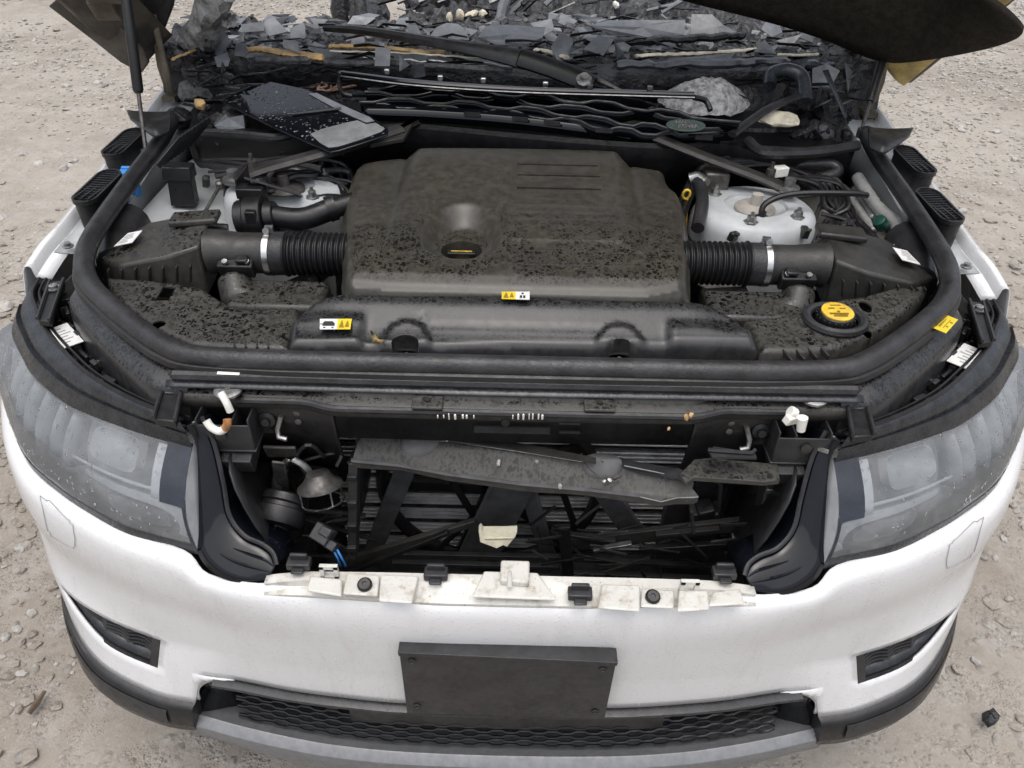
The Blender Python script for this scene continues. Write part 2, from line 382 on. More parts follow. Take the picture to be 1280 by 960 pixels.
# ------------------------------------------------------------------ ground: one sheet, fine near the car, coarse to the horizon
def ground():
    def axis(lo, hi, flo, fhi, fine):
        a = list(np.arange(flo, fhi, fine)); x, d = fhi, fine
        while x < hi: a.append(x); d *= 1.25; x += d
        a.append(hi); x, d = flo, fine
        while x > lo: d *= 1.25; x -= d; a.insert(0, max(x, lo))
        return np.array(a)
    xs = axis(-150, 150, -3.4, 3.4, .03); ys = axis(-150, 250, -1.2, 6.0, .03); X, Y = np.meshgrid(xs, ys)
    near = np.exp(-(np.hypot(X, Y - 2) / 7.0) ** 2)
    Z = near * (.020 * fbm(X, Y, 1.1, 3) + .010 * fbm(X + 9, Y, 5, 4, .6) + .006 * np.maximum(0, fbm(X, Y + 5, 17, 3, .6)))
    b = MB(); b.grid([[(x, y, z) for x, y, z in zip(X[i], Y[i], Z[i])] for i in range(len(ys))])
    o = b.build('ground', 'ground', recalc=False, angle=180); tag(o, kind='structure'); return o
GROUND = ground()
def gz(x, y): return float(np.exp(-(np.hypot(x, y - 2) / 7.0) ** 2) * (.020 * fbm(x, y, 1.1, 3) + .010 * fbm(x + 9, y, 5, 4, .6) + .006 * np.maximum(0, fbm(x, y + 5, 17, 3, .6))))

CAR = empty('car', (0, 1.0, 0))
tag(CAR, 'white SUV seen from the front, bonnet raised, grille missing and its cabin burnt out', 'car')

# ------------------------------------------------------------------ front bumper
A = [(0, .045, .722), (.1, .045, .722), (.2, .045, .722), (.30, .045, .72), (.362, .040, .715), (.439, .055, .715), (.477, .079, .737), (.585, .114, .737), (.702, .179, .742), (.781, .232, .752), (.849, .31, .772), (.89, .40, .80), (.915, .52, .85)]
B_ = [(0, .012, .705), (.1, .012, .705), (.2, .016, .705), (.30, .022, .703), (.365, .024, .70), (.445, .040, .703), (.487, .058, .722), (.593, .095, .722), (.712, .158, .727), (.795, .213, .735), (.866, .295, .75), (.91, .39, .775), (.937, .52, .82)]
C_ = [(0, .004, .665), (.1, .004, .665), (.2, .006, .665), (.30, .013, .665), (.367, .021, .662), (.447, .040, .662), (.49, .055, .665), (.597, .090, .667), (.717, .150, .67), (.803, .207, .675), (.877, .292, .68), (.923, .39, .69), (.95, .53, .70)]
D_ = [(0, .006, .60), (.1, .006, .60), (.2, .009, .60), (.3, .018, .60), (.367, .028, .60), (.447, .048, .60), (.49, .062, .60), (.6, .098, .60), (.72, .156, .60), (.806, .214, .60), (.882, .30, .605), (.93, .40, .61), (.957, .54, .62)]
D2 = [(0, .009, .56), (.1, .009, .56), (.2, .012, .56), (.3, .021, .56), (.367, .031, .56), (.447, .05, .557), (.49, .063, .555), (.597, .097, .55), (.708, .145, .55), (.80, .20, .553), (.875, .285, .565), (.925, .39, .57), (.955, .54, .585)]
E_ = [(0, .012, .52), (.1, .012, .52), (.2, .015, .52), (.3, .024, .52), (.367, .034, .515), (.447, .051, .51), (.49, .063, .505), (.583, .091, .487), (.69, .125, .498), (.787, .176, .512), (.864, .264, .53), (.916, .37, .54), (.948, .54, .56)]
F_ = [(0, .014, .440), (.1, .014, .440), (.2, .017, .440), (.3, .026, .440), (.367, .035, .439), (.447, .05, .438), (.518, .060, .438), (.60, .078, .424), (.70, .112, .445), (.79, .176, .503), (.868, .263, .505), (.918, .37, .505), (.95, .54, .52)]
G_ = [(.545, .054, .352), (.62, .066, .36), (.725, .108, .378), (.808, .176, .398), (.872, .27, .41), (.92, .38, .42), (.948, .54, .43)]
H_ = [(.553, .050, .275), (.62, .055, .285), (.73, .098, .292), (.815, .172, .315), (.868, .27, .335), (.91, .38, .36), (.94, .54, .37)]
def tuck(r): return [(x - .013 * float(sstep(x, .72, .86)), y, z) for x, y, z in r]
A, B_, C_, D_, D2, E_, F_, G_, H_ = (tuck(r) for r in (A, B_, C_, D_, D2, E_, F_, G_, H_))
def fine(rows, nk, nr):
    g = [spl(r, nk) for r in rows]; cols = [spl([g[i][k] for i in range(len(g))], nr) for k in range(len(g[0]))]
    return [[cols[k][i] for k in range(len(cols))] for i in range(len(cols[0]))]
def bumper():
    b = MB(); nk, nr = 5, 4; top = fine([A, B_, C_, D_, D2, E_], nk, nr); mid = fine([E_, F_], nk, nr); sf, sg_ = spl(F_, nk)[30:], spl(G_, nk); low = [[p.lerp(q, t / nr) for p, q in zip(sf, sg_)] for t in range(nr + 1)]
    def put(g, s, skip=lambda i, k: False):
        k0 = len(b.v); n = len(g[0]); b.v += [(p.x * s, p.y, p.z) for r in g for p in r]
        for i in range(len(g) - 1):
            for k in range(n - 1):
                if skip(i, k): continue
                f = (k0 + i * n + k, k0 + i * n + k + 1, k0 + (i + 1) * n + k + 1, k0 + (i + 1) * n + k); b.f.append(f if s == 1 else f[::-1]); b.m.append(0)
    for s in (-1, 1): put(top, s); put(mid, s, lambda i, k: 35 <= k < 45); put(low, s)
    o = b.build('front_bumper', 'white_paint', CAR, recalc=False, angle=55)
    bm = bmesh.new(); bm.from_mesh(o.data); bmesh.ops.remove_doubles(bm, verts=bm.verts, dist=.0004); bm.to_mesh(o.data); bm.free()
    q = o.modifiers.new('solidify', 'SOLIDIFY'); q.thickness = .004; q.offset = 1
    return o
BUMPER = bumper()
def px3(u, v, z, dz=0): p = W(u, v, z); return V(p.x, p.y, p.z + dz)
# top flange with its mounting tabs, clips and screws
b = MB(); fl = [(-.36, .046), (-.30, .05), (0, .05), (.30, .05), (.36, .046)]
fx = np.linspace(-.352, .352, 41); rowf = lambda src, dy, dz: [V(x, float(np.interp(abs(x), [p[0] for p in src], [p[1] for p in src])) + dy, float(np.interp(abs(x), [p[0] for p in src], [p[2] for p in src])) + dz) for x in fx]
b.grid([rowf(B_, .002, .001), rowf(B_, .003, .0065), rowf(B_, .014, .0125), rowf(A, -.006, .0050), rowf(A, .010, .0045), rowf(A, .012, -.02)])
b.build('top_flange', 'dirty_white', BUMPER, solid=.003)
def tab(poly, z, h, name='mounting_tab', mat='dirty_white', bevel=.003):
    b = MB(); b.prism([W(u, v, z) for u, v in poly], (0, 0, h)); return b.build(name, mat, BUMPER, bevel=bevel)
tab([(590, 748), (605, 716), (672, 718), (696, 752)], .727, .005)                       # centre trapezoid
tab([(625, 732), (626, 706), (662, 707), (661, 735)], .731, .012)                       # raised block on it
b = MB(); p = W(637, 733, .74); b.tube([p, p + V(0, .012, .018)], [.004, .0025], 8); b.build('locating_pin', 'dirty_white', BUMPER)
for q in ([(474, 753), (476, 720), (524, 722), (515, 756)], [(429, 744), (434, 718), (475, 721), (472, 747)], [(747, 762), (752, 732), (800, 734), (799, 766)], [(801, 760), (802, 738), (842, 740), (842, 762)],
          [(384, 740), (388, 722), (428, 726), (427, 747)], [(846, 766), (848, 740), (885, 740), (886, 764)], [(885, 760), (890, 742), (925, 738), (930, 757)]): tab(q, .729, .0045)
for u, v, w in ((412, 716, 22), (861, 735, 22)):                                       # square-holed upright tabs
    b = MB(); p = W(u, v, .735); s = w / 880
    for dx, dz, sx, sz in ((-.010, 0, .006, .032), (.010, 0, .006, .032), (0, .013, .026, .006), (0, -.010, .026, .010)): b.box(p + V(dx, 0, dz), (sx, .006, sz))
    b.build('mounting_tab', 'dirty_white', BUMPER)
for u, v in ((374, 704), (545, 717), (725, 742), (905, 716)):
    b = MB(); p = W(u, v, .735); b.box(p, (.034, .018, .012)); b.box(p + V(0, .004, .010), (.026, .006, .012)); b.box(p + V(0, -.012, -.002), (.018, .012, .004))
    b.build('grille_clip', 'plastic_grey', BUMPER, bevel=.002)
for u, v in ((456, 731), (816, 746)):
    b = MB(); p = W(u, v, .737); b.lathe([(.0105, -.004), (.0105, .002), (.008, .0045), (.0035, .0045), (.003, .003)], p, (0, -.3, 1), 16); b.build('push_screw', 'plastic', BUMPER)
# number plate bracket: tray with a turned rim and four screw holes
b = MB(); z0, z1 = .452, .627
q = [V(-.160, -.008, z0), V(.156, -.010, z0), V(.157, -.016, z1), V(-.160, -.008, z1)]
b.prism(q, (0, .018, 0))
b.add([q[3] + V(-.001, .019, .003), q[2] + V(.001, .019, .003), q[2] + V(.001, -.005, .003), q[3] + V(-.001, -.005, .003), q[3] + V(0, -.005, -.006), q[2] + V(0, -.005, -.006), q[2] + V(0, .0, -.006), q[3] + V(0, 0, -.006)],
      [(0, 1, 2, 3), (3, 2, 5, 4), (4, 5, 6, 7)])
for s in (0, 1):
    for t in (.14, .86):
        pp = (q[0].lerp(q[3], t)).lerp(q[1].lerp(q[2], t), .055 + .89 * s); b.lathe([(.0065, .0), (.0065, .002), (.0045, .002), (.0035, -.0005)], pp + V(0, -.0005, 0), (0, -1, 0), 12)
b.build('plate_bracket', 'plastic_grey', BUMPER, bevel=.0018)
for s in (0, 1):                                  # rounded corners of the lower opening
    yf = lambda x: float(np.interp(abs(x), [p[0] for p in F_], [p[1] for p in F_]))
    ang = np.linspace(0, math.pi / 2, 13); arc = [(.538 - .080 * (1 - math.sin(a)), .4375 - .085 * (1 - math.cos(a))) for a in ang]
    out = [(x, .439) if a < math.pi / 4 - .01 else ((.531, .439) if a < math.pi / 4 + .01 else (.531 + (.439 - z) * .22, z)) for a, (x, z) in zip(ang, arc)]
    b = MB(s); b.grid([[V(-x, yf(x) + .0012, z) for x, z in arc], [V(-x, yf(x) + .0004, min(z, .4372)) for x, z in out]]); b.build('opening_corner', 'white_paint', BUMPER, solid=.004)
# side fittings
for s in (0, 1):
    ring = []; sg = -1                            # washer cover: a shallow diamond panel outlined by its seam
    cand = [V(-p.x, p.y, p.z) for r in fine([A, B_, C_, D_, D2, E_], 18, 12) for p in r if .66 < p.x < .9]; cpx = [((q - CAM).dot(RT) / (q - CAM).dot(FW), (q - CAM).dot(UP) / (q - CAM).dot(FW)) for q in cand]; cpx = np.array(cpx)
    dia = [(50, 619), (62, 626), (85, 648), (90, 656), (95, 682), (92, 686), (66, 670), (60, 662)]
    for k in range(len(dia)):
        for t in (0, .33, .66):
            u = dia[k][0] * (1 - t) + dia[(k + 1) % 8][0] * t; v = dia[k][1] * (1 - t) + dia[(k + 1) % 8][1] * t; d2 = (cpx[:, 0] - (u - 640) / FPX) ** 2 + (cpx[:, 1] + (v - 480) / FPX) ** 2; d2 = d2 + (np.array([q.x for q in cand]) < -.83) * 1.0; ring.append(cand[int(d2.argmin())] + V(-.0006, -.0011, .0005))
    b = MB(s); b.tube(ring, .00055, 5, closed=True); b.build('washer_cover_seam', 'ink_grey', BUMPER)
    # fog vent: recess walls, mesh bars, inner wall
    top = spl([(-x, y, z) for x, y, z in (E_[7], E_[8], E_[9])], 8); bot = spl([(-x, y, z) for x, y, z in (F_[7], F_[8], F_[9])], 8)
    b = MB(s); rec = lambda p, d: V(p[0] + .012 * d, p[1] + .055 * d, p[2])
    b.grid([[p for p in top], [rec(p, 1) for p in top], [rec(p, 1) for p in bot], [p for p in bot]])
    b.add([top[0], rec(top[0], 1), rec(bot[0], 1), bot[0]], [(0, 1, 2, 3)])
    vent = b.build('fog_vent', 'plastic', CAR)
    for k in range(1, 6):
        t = k / 6; b = MB(s); pts = [rec(top[i].lerp(bot[i], t * .75), .22) for i in range(0, len(top) - 2)]
        b.tube([p + V(0, .004 * math.sin(i * 2.2), .0015 * math.sin(i * 2.6)) for i, p in enumerate(pts)], .0035, 6, flat=.7); b.build('vent_slat', 'plastic_grey', vent)
    b = MB(s); b.prism([top[0], rec(top[0], .7), rec(bot[0], .7), bot[0]], (-.016, .004, 0)); b.build('vent_end_frame', 'plastic_grey', vent, bevel=.002)
    b = MB(s); lo = [rec(p, .12) + V(0, 0, .004) for p in bot]; b.grid([lo, [rec(p, .6) + V(0, 0, .012 * min(1, (len(bot) - i) / 6)) for i, p in enumerate(bot)]]); b.build('vent_shelf', 'piano_trim', vent, solid=.003)
    b = MB(s); p = [top[11], top[13], bot[13], bot[11]]; b.prism([rec(q, .25) for q in p], (0, .01, 0)); b.build('marker_lamp', 'lamp_grey', vent)
    # black corner trim under the blade
    b = MB(s); n = 6; g = spl([(-x, y, z) for x, y, z in G_], n); hh = spl([(-x, y, z) for x, y, z in H_], n)
    off = lambda p, q, t, d: p.lerp(q, t) + V(-.25 * d, -d, 0)
    b.grid([[off(p, q, -.02, -.004) for p, q in zip(g, hh)], [off(p, q, .0, .006) for p, q in zip(g, hh)], [off(p, q, .1, .011) for p, q in zip(g, hh)], [off(p, q, .62, .013) for p, q in zip(g, hh)], [off(p, q, .72, .010) for p, q in zip(g, hh)], [off(p, q, 1, .004) for p, q in zip(g, hh)], [off(p, q, 1.02, -.05) for p, q in zip(g, hh)]])
    b.add([off(g[0], hh[0], t, d) for t, d in ((0, .006), (.1, .011), (.62, .013), (1, .004), (1, -.05), (0, -.05))], [(0, 1, 2, 3, 4, 5)])
    trim = b.build('corner_trim', 'plastic', CAR, angle=50)
    b = MB(s); rr = range(4, 26); b.grid([[off(g[i], hh[i], t, d) for i in rr] for t, d in ((.14, .0125), (.2, .0155), (.56, .0165), (.6, .014))]); b.build('trim_pad', 'spotted_fine', trim)
# lower intake: black surround, hexagonal mesh, sensor cover, silver skid plate
b = MB(); n = 6; f = [(-x, y, z) for x, y, z in F_[6:0:-1]] + [F_[0]] + F_[1:7]; f = spl(f, n)
sh = lambda p, dy, dz: V(p[0] * .955, float(np.interp(abs(p[0] * .955), [q[0] for q in F_], [q[1] for q in F_])) + dy, p[2] + dz)
b.grid([[sh(p, .002, -.003) for p in f], [sh(p, -.004, -.003) for p in f], [sh(p, -.013, -.006) for p in f], [sh(p, -.014, -.011) for p in f], [sh(p, .045, -.016) for p in f], [sh(p, .06, -.15) for p in f]])
INT = b.build('lower_intake', 'lip_black', CAR)
for s in (0, 1):
    b = MB(s); b.grid([[V(-.53, .070, .436), V(-.54, .066, .40), V(-.555, .064, .29)], [V(-.50, .072, .436), V(-.495, .078, .40), V(-.49, .083, .29)], [V(-.478, .10, .428), V(-.473, .11, .40), V(-.468, .11, .29)]])
    b.build('intake_cheek', 'gloss_black', INT, solid=.003)
for r in range(12):                                            # mesh: rows of wavy bars that meet in a honeycomb
    b = MB(); z = .412 - r * .0098; pts = []
    for i in range(0, 121):
        x = -.478 + .956 * i / 120; y = np.interp(abs(x), [0, .1, .2, .3, .367, .447, .5], [.052, .052, .055, .064, .073, .086, .095]) - r * .003
        pts.append(V(x, y, z + .0032 * (1 if ((i // 3 + r) % 2) else -1)))
    b.tube(pts, .0026, 5, flat=.8); b.build('mesh_bar', 'plastic', INT)
b = MB(); xs = np.linspace(-.27, .27, 15)
b.grid([[V(x, .030 + .1 * x * x, z) if k in (1, 2) else V(x, .045 + .1 * x * x, z) for x in xs] for k, z in enumerate((.380, .378, .338, .334))]); b.build('sensor_cover', 'plastic_dusty', INT, solid=.004)
b = MB(); sk_ = [(0, -.010), (.2, -.006), (.35, .008), (.47, .026), (.568, .047)]; S = spl([(-x, y, 0) for x, y in sk_[::-1]] + [(x, y, 0) for x, y in sk_[1:]], 6)
row = lambda dy, z, e: [V(p.x, p.y + dy, z + e * min(1, max(0, (abs(p.x) - .33) / .2))) for p in S]
b.grid([row(.09, .288, .01), row(.03, .286, .016), row(.016, .291, .018), row(.0135, .290, .018), row(.0, .279, .018), row(-.001, .276, .018), row(.002, .24, .02), row(.012, .195, .045), row(.05, .17, .06)])
b.build('skid_plate', 'silver_paint', CAR, solid=.004, angle=25)

# ------------------------------------------------------------------ headlights
Lo = [(.456, .077, .735), (.53, .095, .737), (.585, .114, .737), (.65, .148, .739), (.702, .179, .742), (.781, .232, .752), (.849, .31, .772), (.884, .385, .80), (.897, .44, .83)]
Up = [(.466, .169, .86), (.537, .193, .86), (.591, .214, .86), (.65, .24, .86), (.70, .267, .86), (.78, .325, .865), (.840, .385, .868), (.868, .42, .872), (.882, .455, .878)]
In = [(.474, .170, .9), (.55, .205, .9), (.61, .24, .9), (.66, .275, .9), (.707, .317, .9), (.784, .388, .9), (.835, .448, .902), (.862, .49, .905), (.868, .53, .91)]
lo_, up_, in_ = (spl([(-x, y, z) for x, y, z in tuck(q)], 5) for q in (Lo, Up, In))
NL = len(lo_)
def lenspt(i, t, d):                                          # a point on the lens (t: bottom to top), d metres behind it
    i = max(0, min(NL - 1, i)); k = int(i); f = i - k; k2 = min(k + 1, NL - 1)
    lo = lo_[k].lerp(lo_[k2], f); up = up_[k].lerp(up_[k2], f); bl = math.sin(math.pi * t) * .022
    a = i / (NL - 1); nrm = V(-.25 - .55 * a, -.8 + .4 * a, .35).normalized()
    return lo.lerp(up, t) + nrm * (bl - d)
for s in (0, 1):
    b = MB(s); b.grid([[lenspt(i, t, .055 + .02 * math.sin(math.pi * t)) for i in range(NL)] for t in np.linspace(-.02, 1.02, 8)])
    b.grid([[lenspt(i, -.02, d) for i in range(NL)] for d in (.055, 0)]); b.grid([[lenspt(i, 1.02, d) for i in range(NL)] for d in (.055, 0)])
    for i in (0, NL - 1): b.grid([[lenspt(i, t, d) for t in np.linspace(-.02, 1.02, 8)] for d in (.06, 0)])
    HL = b.build('headlight', 'lamp_grey', CAR)
    b = MB(s); b.grid([[lenspt(i, t, 0) for i in np.linspace(0, NL - 1, 60)] for t in np.linspace(0, 1, 18)]); LENS = b.build('lens', 'lens', HL, angle=180)
    # running light: a J-shaped pale blade, dark inner quadrant, three lamp bowls
    path = [(5.5, .95), (4.8, .78), (4.4, .62), (4.2, .5), (5, .47), (9, .46), (14, .50)]
    b = MB(s); b.grid([[lenspt(i, t, d) for t in np.linspace(.46, .98, 7)] for i, d in ((3.0, .014), (3.05, .006), (4.1, .006), (4.2, .03))]); b.build('running_light', 'lamp_light', HL, solid=.002)
    b = MB(s); b.grid([[lenspt(i, t, .014) for i in np.linspace(4.4, 17, 12)] for t in (.50, .53)]); b.build('light_edge', 'lamp_light', HL, solid=.002)
    path = [(1.0, .10), (.5, .20), (.7, .34), (1.8, .43), (4, .465), (9, .47), (14, .48)]; P2 = spl([(i, t, 0) for i, t in path], 6); inn = spl([(2.4, .12, 0), (2.0, .20, 0), (2.2, .29, 0), (2.9, .345, 0), (4.6, .375, 0), (9, .39, 0), (14, .42, 0)], 6)
    b = MB(s); b.grid([[lenspt(p.x, p.y, .016) for p in P2], [lenspt(p.x, p.y, .009) for p in P2], [lenspt(p.x, p.y, .010) for p in inn], [lenspt(p.x + .2, p.y - .01, .035) for p in inn]]); b.build('running_light', 'lamp_light', HL, solid=.003)
    b = MB(s); b.grid([[lenspt(i, t, -.0015) for i in (-.0, 1.0, 2.0, 2.9)] for t in (.47, .55, .65, .75, .85, .99)]); b.grid([[lenspt(i, t, -.0015) for i in (0, .25, .5)] for t in (-.02, .1, .2, .3, .4, .47)]); b.build('inner_bezel', 'lamp_dark', HL)
    for i0, i1, t0, t1 in ((3.2, 12, .13, .33), (7, 14.5, .58, .9)):
        b = MB(s); K = 10
        ring = lambda sc, d: [lenspt((i0 + i1) / 2 + (i1 - i0) / 2 * sc * math.copysign(abs(math.cos(a)) ** .5, math.cos(a)), (t0 + t1) / 2 + (t1 - t0) / 2 * sc * math.copysign(abs(math.sin(a)) ** .5, math.sin(a)), d) for a in np.linspace(0, 2 * math.pi, 21)[:-1]]
        b.grid([ring(1.05, .03), ring(1, .016), ring(.92, .018), ring(.7, .04), ring(.3, .05), ring(.02, .05)], closed=True); b.build('lamp_bowl', 'lamp_grey', HL)
    for k in range(6):
        b = MB(s); i = 19 + k * 2.2; b.grid([[lenspt(i, t, d) for t in np.linspace(.32, .92, 6)] for d in (.014, .05)]); b.build('reflector_rib', 'lamp_grey', HL, solid=.002)
    # dark lower edge band of the lens
    b = MB(s); b.grid([[lenspt(i, t, -.001) for i in range(NL)] for t in (-.03, .02, .085)]); b.build('lens_edge', 'piano_trim', HL)
    # rain on the lens
    b = MB(s); dr = random.Random(5 + s)
    for _ in range(170):
        i = dr.uniform(1, NL - 2) if dr.random() < .45 else dr.uniform(18, 34); t = dr.uniform(.05, .97); r = dr.choice((.0008, .001, .0013, .0018)); st = dr.uniform(.8, 2.2)
        c = lenspt(i, t, -.0002); e = lenspt(i, t + .03, -.0002) - c; e.normalize(); a = lenspt(i + .3, t, -.0002) - c; a.normalize(); nn = a.cross(e); nn = nn if nn.y < 0 else -nn
        vs = []; fs = []
        for rr, hh in ((1, 0), (.75, .45), (0, .62)):
            for k in range(7 if rr else 1): q = 2 * math.pi * k / 7; vs.append(c + a * (r * rr * math.cos(q)) + e * (r * st * rr * math.sin(q)) + nn * (r * hh))
        fs = [(k, (k + 1) % 7, 7 + (k + 1) % 7, 7 + k) for k in range(7)] + [(7 + k, 7 + (k + 1) % 7, 14) for k in range(7)] + [tuple(range(6, -1, -1))]
        b.add(vs, fs)
    tag(b.build('raindrops', 'water', HL, angle=180), kind='stuff')
    # black rim over the lens, with a ridge and a thin seal line
    b = MB(s); mid = [u.lerp(i, .5) + V(0, -.004, .012) for u, i in zip(up_, in_)]
    b.grid([[u + V(0, -.004, -.008) for u in up_], [u + V(0, -.003, .004) for u in up_], [u.lerp(i, .3) + V(0, -.002, .012) for u, i in zip(up_, in_)], [u.lerp(i, .42) + V(0, 0, .004) for u, i in zip(up_, in_)], [u.lerp(i, .5) + V(0, 0, .010) for u, i in zip(up_, in_)], [u.lerp(i, .9) + V(0, 0, .008) for u, i in zip(up_, in_)], [i + V(0, .003, .006) for i in in_], [i + V(0, .004, -.02) for i in in_]])
    RIM = b.build('rim', 'piano_trim', HL, angle=50)
    b = MB(s); b.tube([i + V(.003, .004, .008) for i in in_], .0032, 6); b.tube([i + V(.010, .011, .004) for i in in_], .0025, 6); b.build('rim_seal', 'plastic', HL)
    b = MB(s); b.tube([u.lerp(i, .36) + V(0, 0, .006) for u, i in zip(up_, in_)], .0016, 5); b.build('rim_groove', 'dark_void', HL)
    # gloss black inner surround that flares into ribs at its foot
    oc = [(.468, .174, .897), (.458, .165, .864), (.456, .130, .81), (.456, .098, .76), (.455, .075, .736), (.43, .054, .72), (.395, .044, .713), (.352, .046, .712)]
    ic = [(.450, .186, .90), (.436, .172, .862), (.424, .142, .81), (.415, .115, .772), (.392, .095, .752), (.364, .085, .745), (.347, .075, .738), (.340, .062, .728)]
    oc, ic = (spl([(-x, y, z) for x, y, z in q], 5) for q in (oc, ic))
    b = MB(s); b.grid([[p + V(0, -.002, 0) for p in oc]] + [[p.lerp(q, t) + V(0, -.003 * math.sin(math.pi * t), .002 * math.sin(math.pi * t)) for p, q in zip(oc, ic)] for t in (.2, .4, .6, .8)] + [ic] + [[q + V(.012, .05, -.02) for q in ic]])
    b.build('inner_surround', 'gloss_black', HL, solid=.003, angle=60)
    for k, (t0, t1) in enumerate(((.35, .6), (.62, .9))):
        b = MB(s); pts = [oc[i].lerp(ic[i], t0 + (t1 - t0) * (i - 20) / 15) + V(0, -.004, .003) for i in range(22, 35)]; b.tube(pts, [.0008 + .002 * math.sin(math.pi * j / (len(pts) - 1)) for j in range(len(pts))], 6); b.build('surround_rib', 'gloss_black', HL)
    b = MB(s); b.tube([q + V(.002, -.002, .004) for q in ic], .0035, 6); b.build('surround_seal', 'plastic_grey', HL)

# ------------------------------------------------------------------ seal carrier, trough behind the headlamps, fenders
fe = [(-.868, .66, .955), (-.82, .56, .95), (-.745, .462, .945), (-.735, .42, .943), (-.676, .352, .94), (-.60, .279, .937), (-.531, .222, .935), (-.50, .213, .934)]
sealp = [(-.775, 1.06, 1.03), (-.760, .94, 1.022), (-.748, .73, 1.012), (-.735, .545, 1.0), (-.717, .465, .99), (-.688, .415, .981), (-.635, .362, .976), (-.56, .298, .972), (-.51, .262, .970), (-.463, .243, .969), (-.36, .236, .969), (-.25, .235, .969), (0, .235, .969)]
full = spl(sealp + [(-x, y, z) for x, y, z in sealp[-2::-1]], 6)
b = MB(); b.tube(full, .0165, 12, flat=.95); SEAL = b.build('bonnet_seal', 'rubber', CAR, angle=180)
b = MB(); b.tube([p + V(0, 0, -.013) + V(p.x, p.y - .7, 0).normalized() * .012 for p in full], .010, 8); b.build('seal_foot', 'plastic', SEAL)
for s in (0, 1):
    # carrier: the moulded ledge outside the seal with its drop towards the lamps
    b = MB(s); sp = spl(sealp[3:10], 8); n = len(sp); fo = [(-.772, .58, .968), (-.766, .52, .956)] + fe[2:] + [(-.47, .214, .934)]; fo = spl(fo, 8)
    fo = [fo[int(i * (len(fo) - 1) / (n - 1))] for i in range(n)]
    b.grid([[p + V(0, 0, -.02) for p in sp], [p.lerp(q, .3) + V(0, 0, -.012) for p, q in zip(sp, fo)], [p.lerp(q, .85) for p, q in zip(sp, fo)], fo, [q + V(-.002, -.004, -.006) for q in fo], [q + V(-.004, -.010, -.055) for q in fo]])
    CARR = b.build('seal_carrier', 'spotted_carrier', CAR, angle=50)
    b = MB(s); m = len(fo); tr = [in_[int(i * (NL - 1) / 40)] for i in range(41)]; fq = [fo[int((1 - i / 40) * (m - 12) )] for i in range(41)]
    b.grid([[p + V(.006, .006, -.012) for p in tr], [p.lerp(q, .3) + V(0, 0, -.04) for p, q in zip(tr, fq)], [p.lerp(q, .8) + V(0, 0, -.05) for p, q in zip(tr, fq)], [q + V(0, 0, -.05) for q in fq]])
    TRG = b.build('lamp_carrier', 'wet_black', CAR)
    st = random.Random(3)
    for k in range(26):                                       # ribs, blocks and lugs in the trough
        i = st.randrange(4, 38); t = st.uniform(.15, .8); p = tr[i].lerp(fq[i], t) + V(0, 0, -.035); d = (tr[min(i + 1, 40)] - tr[i - 1]).normalized()
        b = MB(s); ang = math.atan2(d.y, d.x); b.box(p, (st.uniform(.006, .03), st.uniform(.004, .012), st.uniform(.01, .022)), (0, st.uniform(-.2, .2), ang)); b.build('moulding_lug', 'plastic' if k % 3 else 'plastic_grey', TRG, bevel=.0012)
    # two bolted brackets bridging carrier and lamp
    for bl in ([(192, 524), (206, 478), (230, 475), (219, 527)], [(47, 400), (63, 352), (80, 350), (62, 402)]):
        b = MB(s); z = .925; P = [W(u, v, z) for u, v in bl]; b.prism(P, (0, 0, -.012)); BR = b.build('lamp_bracket', 'plastic', CARR, bevel=.002)
        c = P[1].lerp(P[2], .5).lerp(P[0].lerp(P[3], .5), .22) + V(0, 0, .001); b = MB(s)
        b.lathe([(.012, 0), (.012, .002), (.007, .002), (.007, .007), (.003, .008), (.002, .006)], c, (0, 0, 1), 14); b.build('bracket_bolt', 'zinc', CARR)
        b = MB(s)
        for a, e in ((0, 1), (3, 2)): b.tube([P[a] + V(0, 0, .003), P[e] + V(0, 0, .003)], .003, 6)
        b.build('bracket_flange', 'plastic_grey', CARR)
    # printed label in the trough
    b = MB(s); q = [W(u, v, .902) for u, v in ((62, 412), (84, 404), (105, 427), (80, 436))]; b.prism(q, (0, 0, .0012)); b.mi = 1; q = [p + V(0, 0, .0015) for p in q]
    for k in range(6):
        t = .14 + k * .13; a = q[0].lerp(q[3], t).lerp(q[1].lerp(q[2], t), .08); e = q[0].lerp(q[3], t).lerp(q[1].lerp(q[2], t), .5 + .4 * ((k * 37) % 5) / 5); f2 = (q[3] - q[0]) * .045; b.add([a, e, e + f2, a + f2], [(0, 1, 2, 3)])
    b.build('lamp_label', ['sticker_white', 'ink_grey'], TRG)
    # fender: white top flange, rounded shoulder and outer side down to the arch
    fy = [.545, .585, .64, .75, .90, 1.05, 1.20, 1.40]; xi = [.868, .850, .838, .84, .848, .853, .858, .865]; zt = [.935, .962, .975, .987, 1.002, 1.015, 1.03, 1.04]
    rows = []
    for dx, dz in ((-.03, -.026), (-.002, -.022), (0, -.003), (.003, 0), (.010, -.002), (.016, -.012), (.024, -.04), (.046, -.11), (.07, -.25), (.07, -.45)):
        rows.append([V(-(x + dx), y, z + dz) for x, y, z in zip(xi, fy, zt)])
    b = MB(s); b.grid([spl(r, 4) for r in rows]); FEN = b.build('fender', 'white_paint', CAR, solid=.002, angle=60)
    b = MB(s); b.grid([[V(-x + .008, y, z - .018) for x, y, z in zip(xi[1:], fy[1:], zt[1:])], [V(-x + .075, y, z - .022) for x, y, z in zip(xi[1:], fy[1:], zt[1:])], [V(-x + .085, y, z - .12) for x, y, z in zip(xi[1:], fy[1:], zt[1:])]]); b.build('fender_rail', 'bay_paint', FEN, solid=.003)
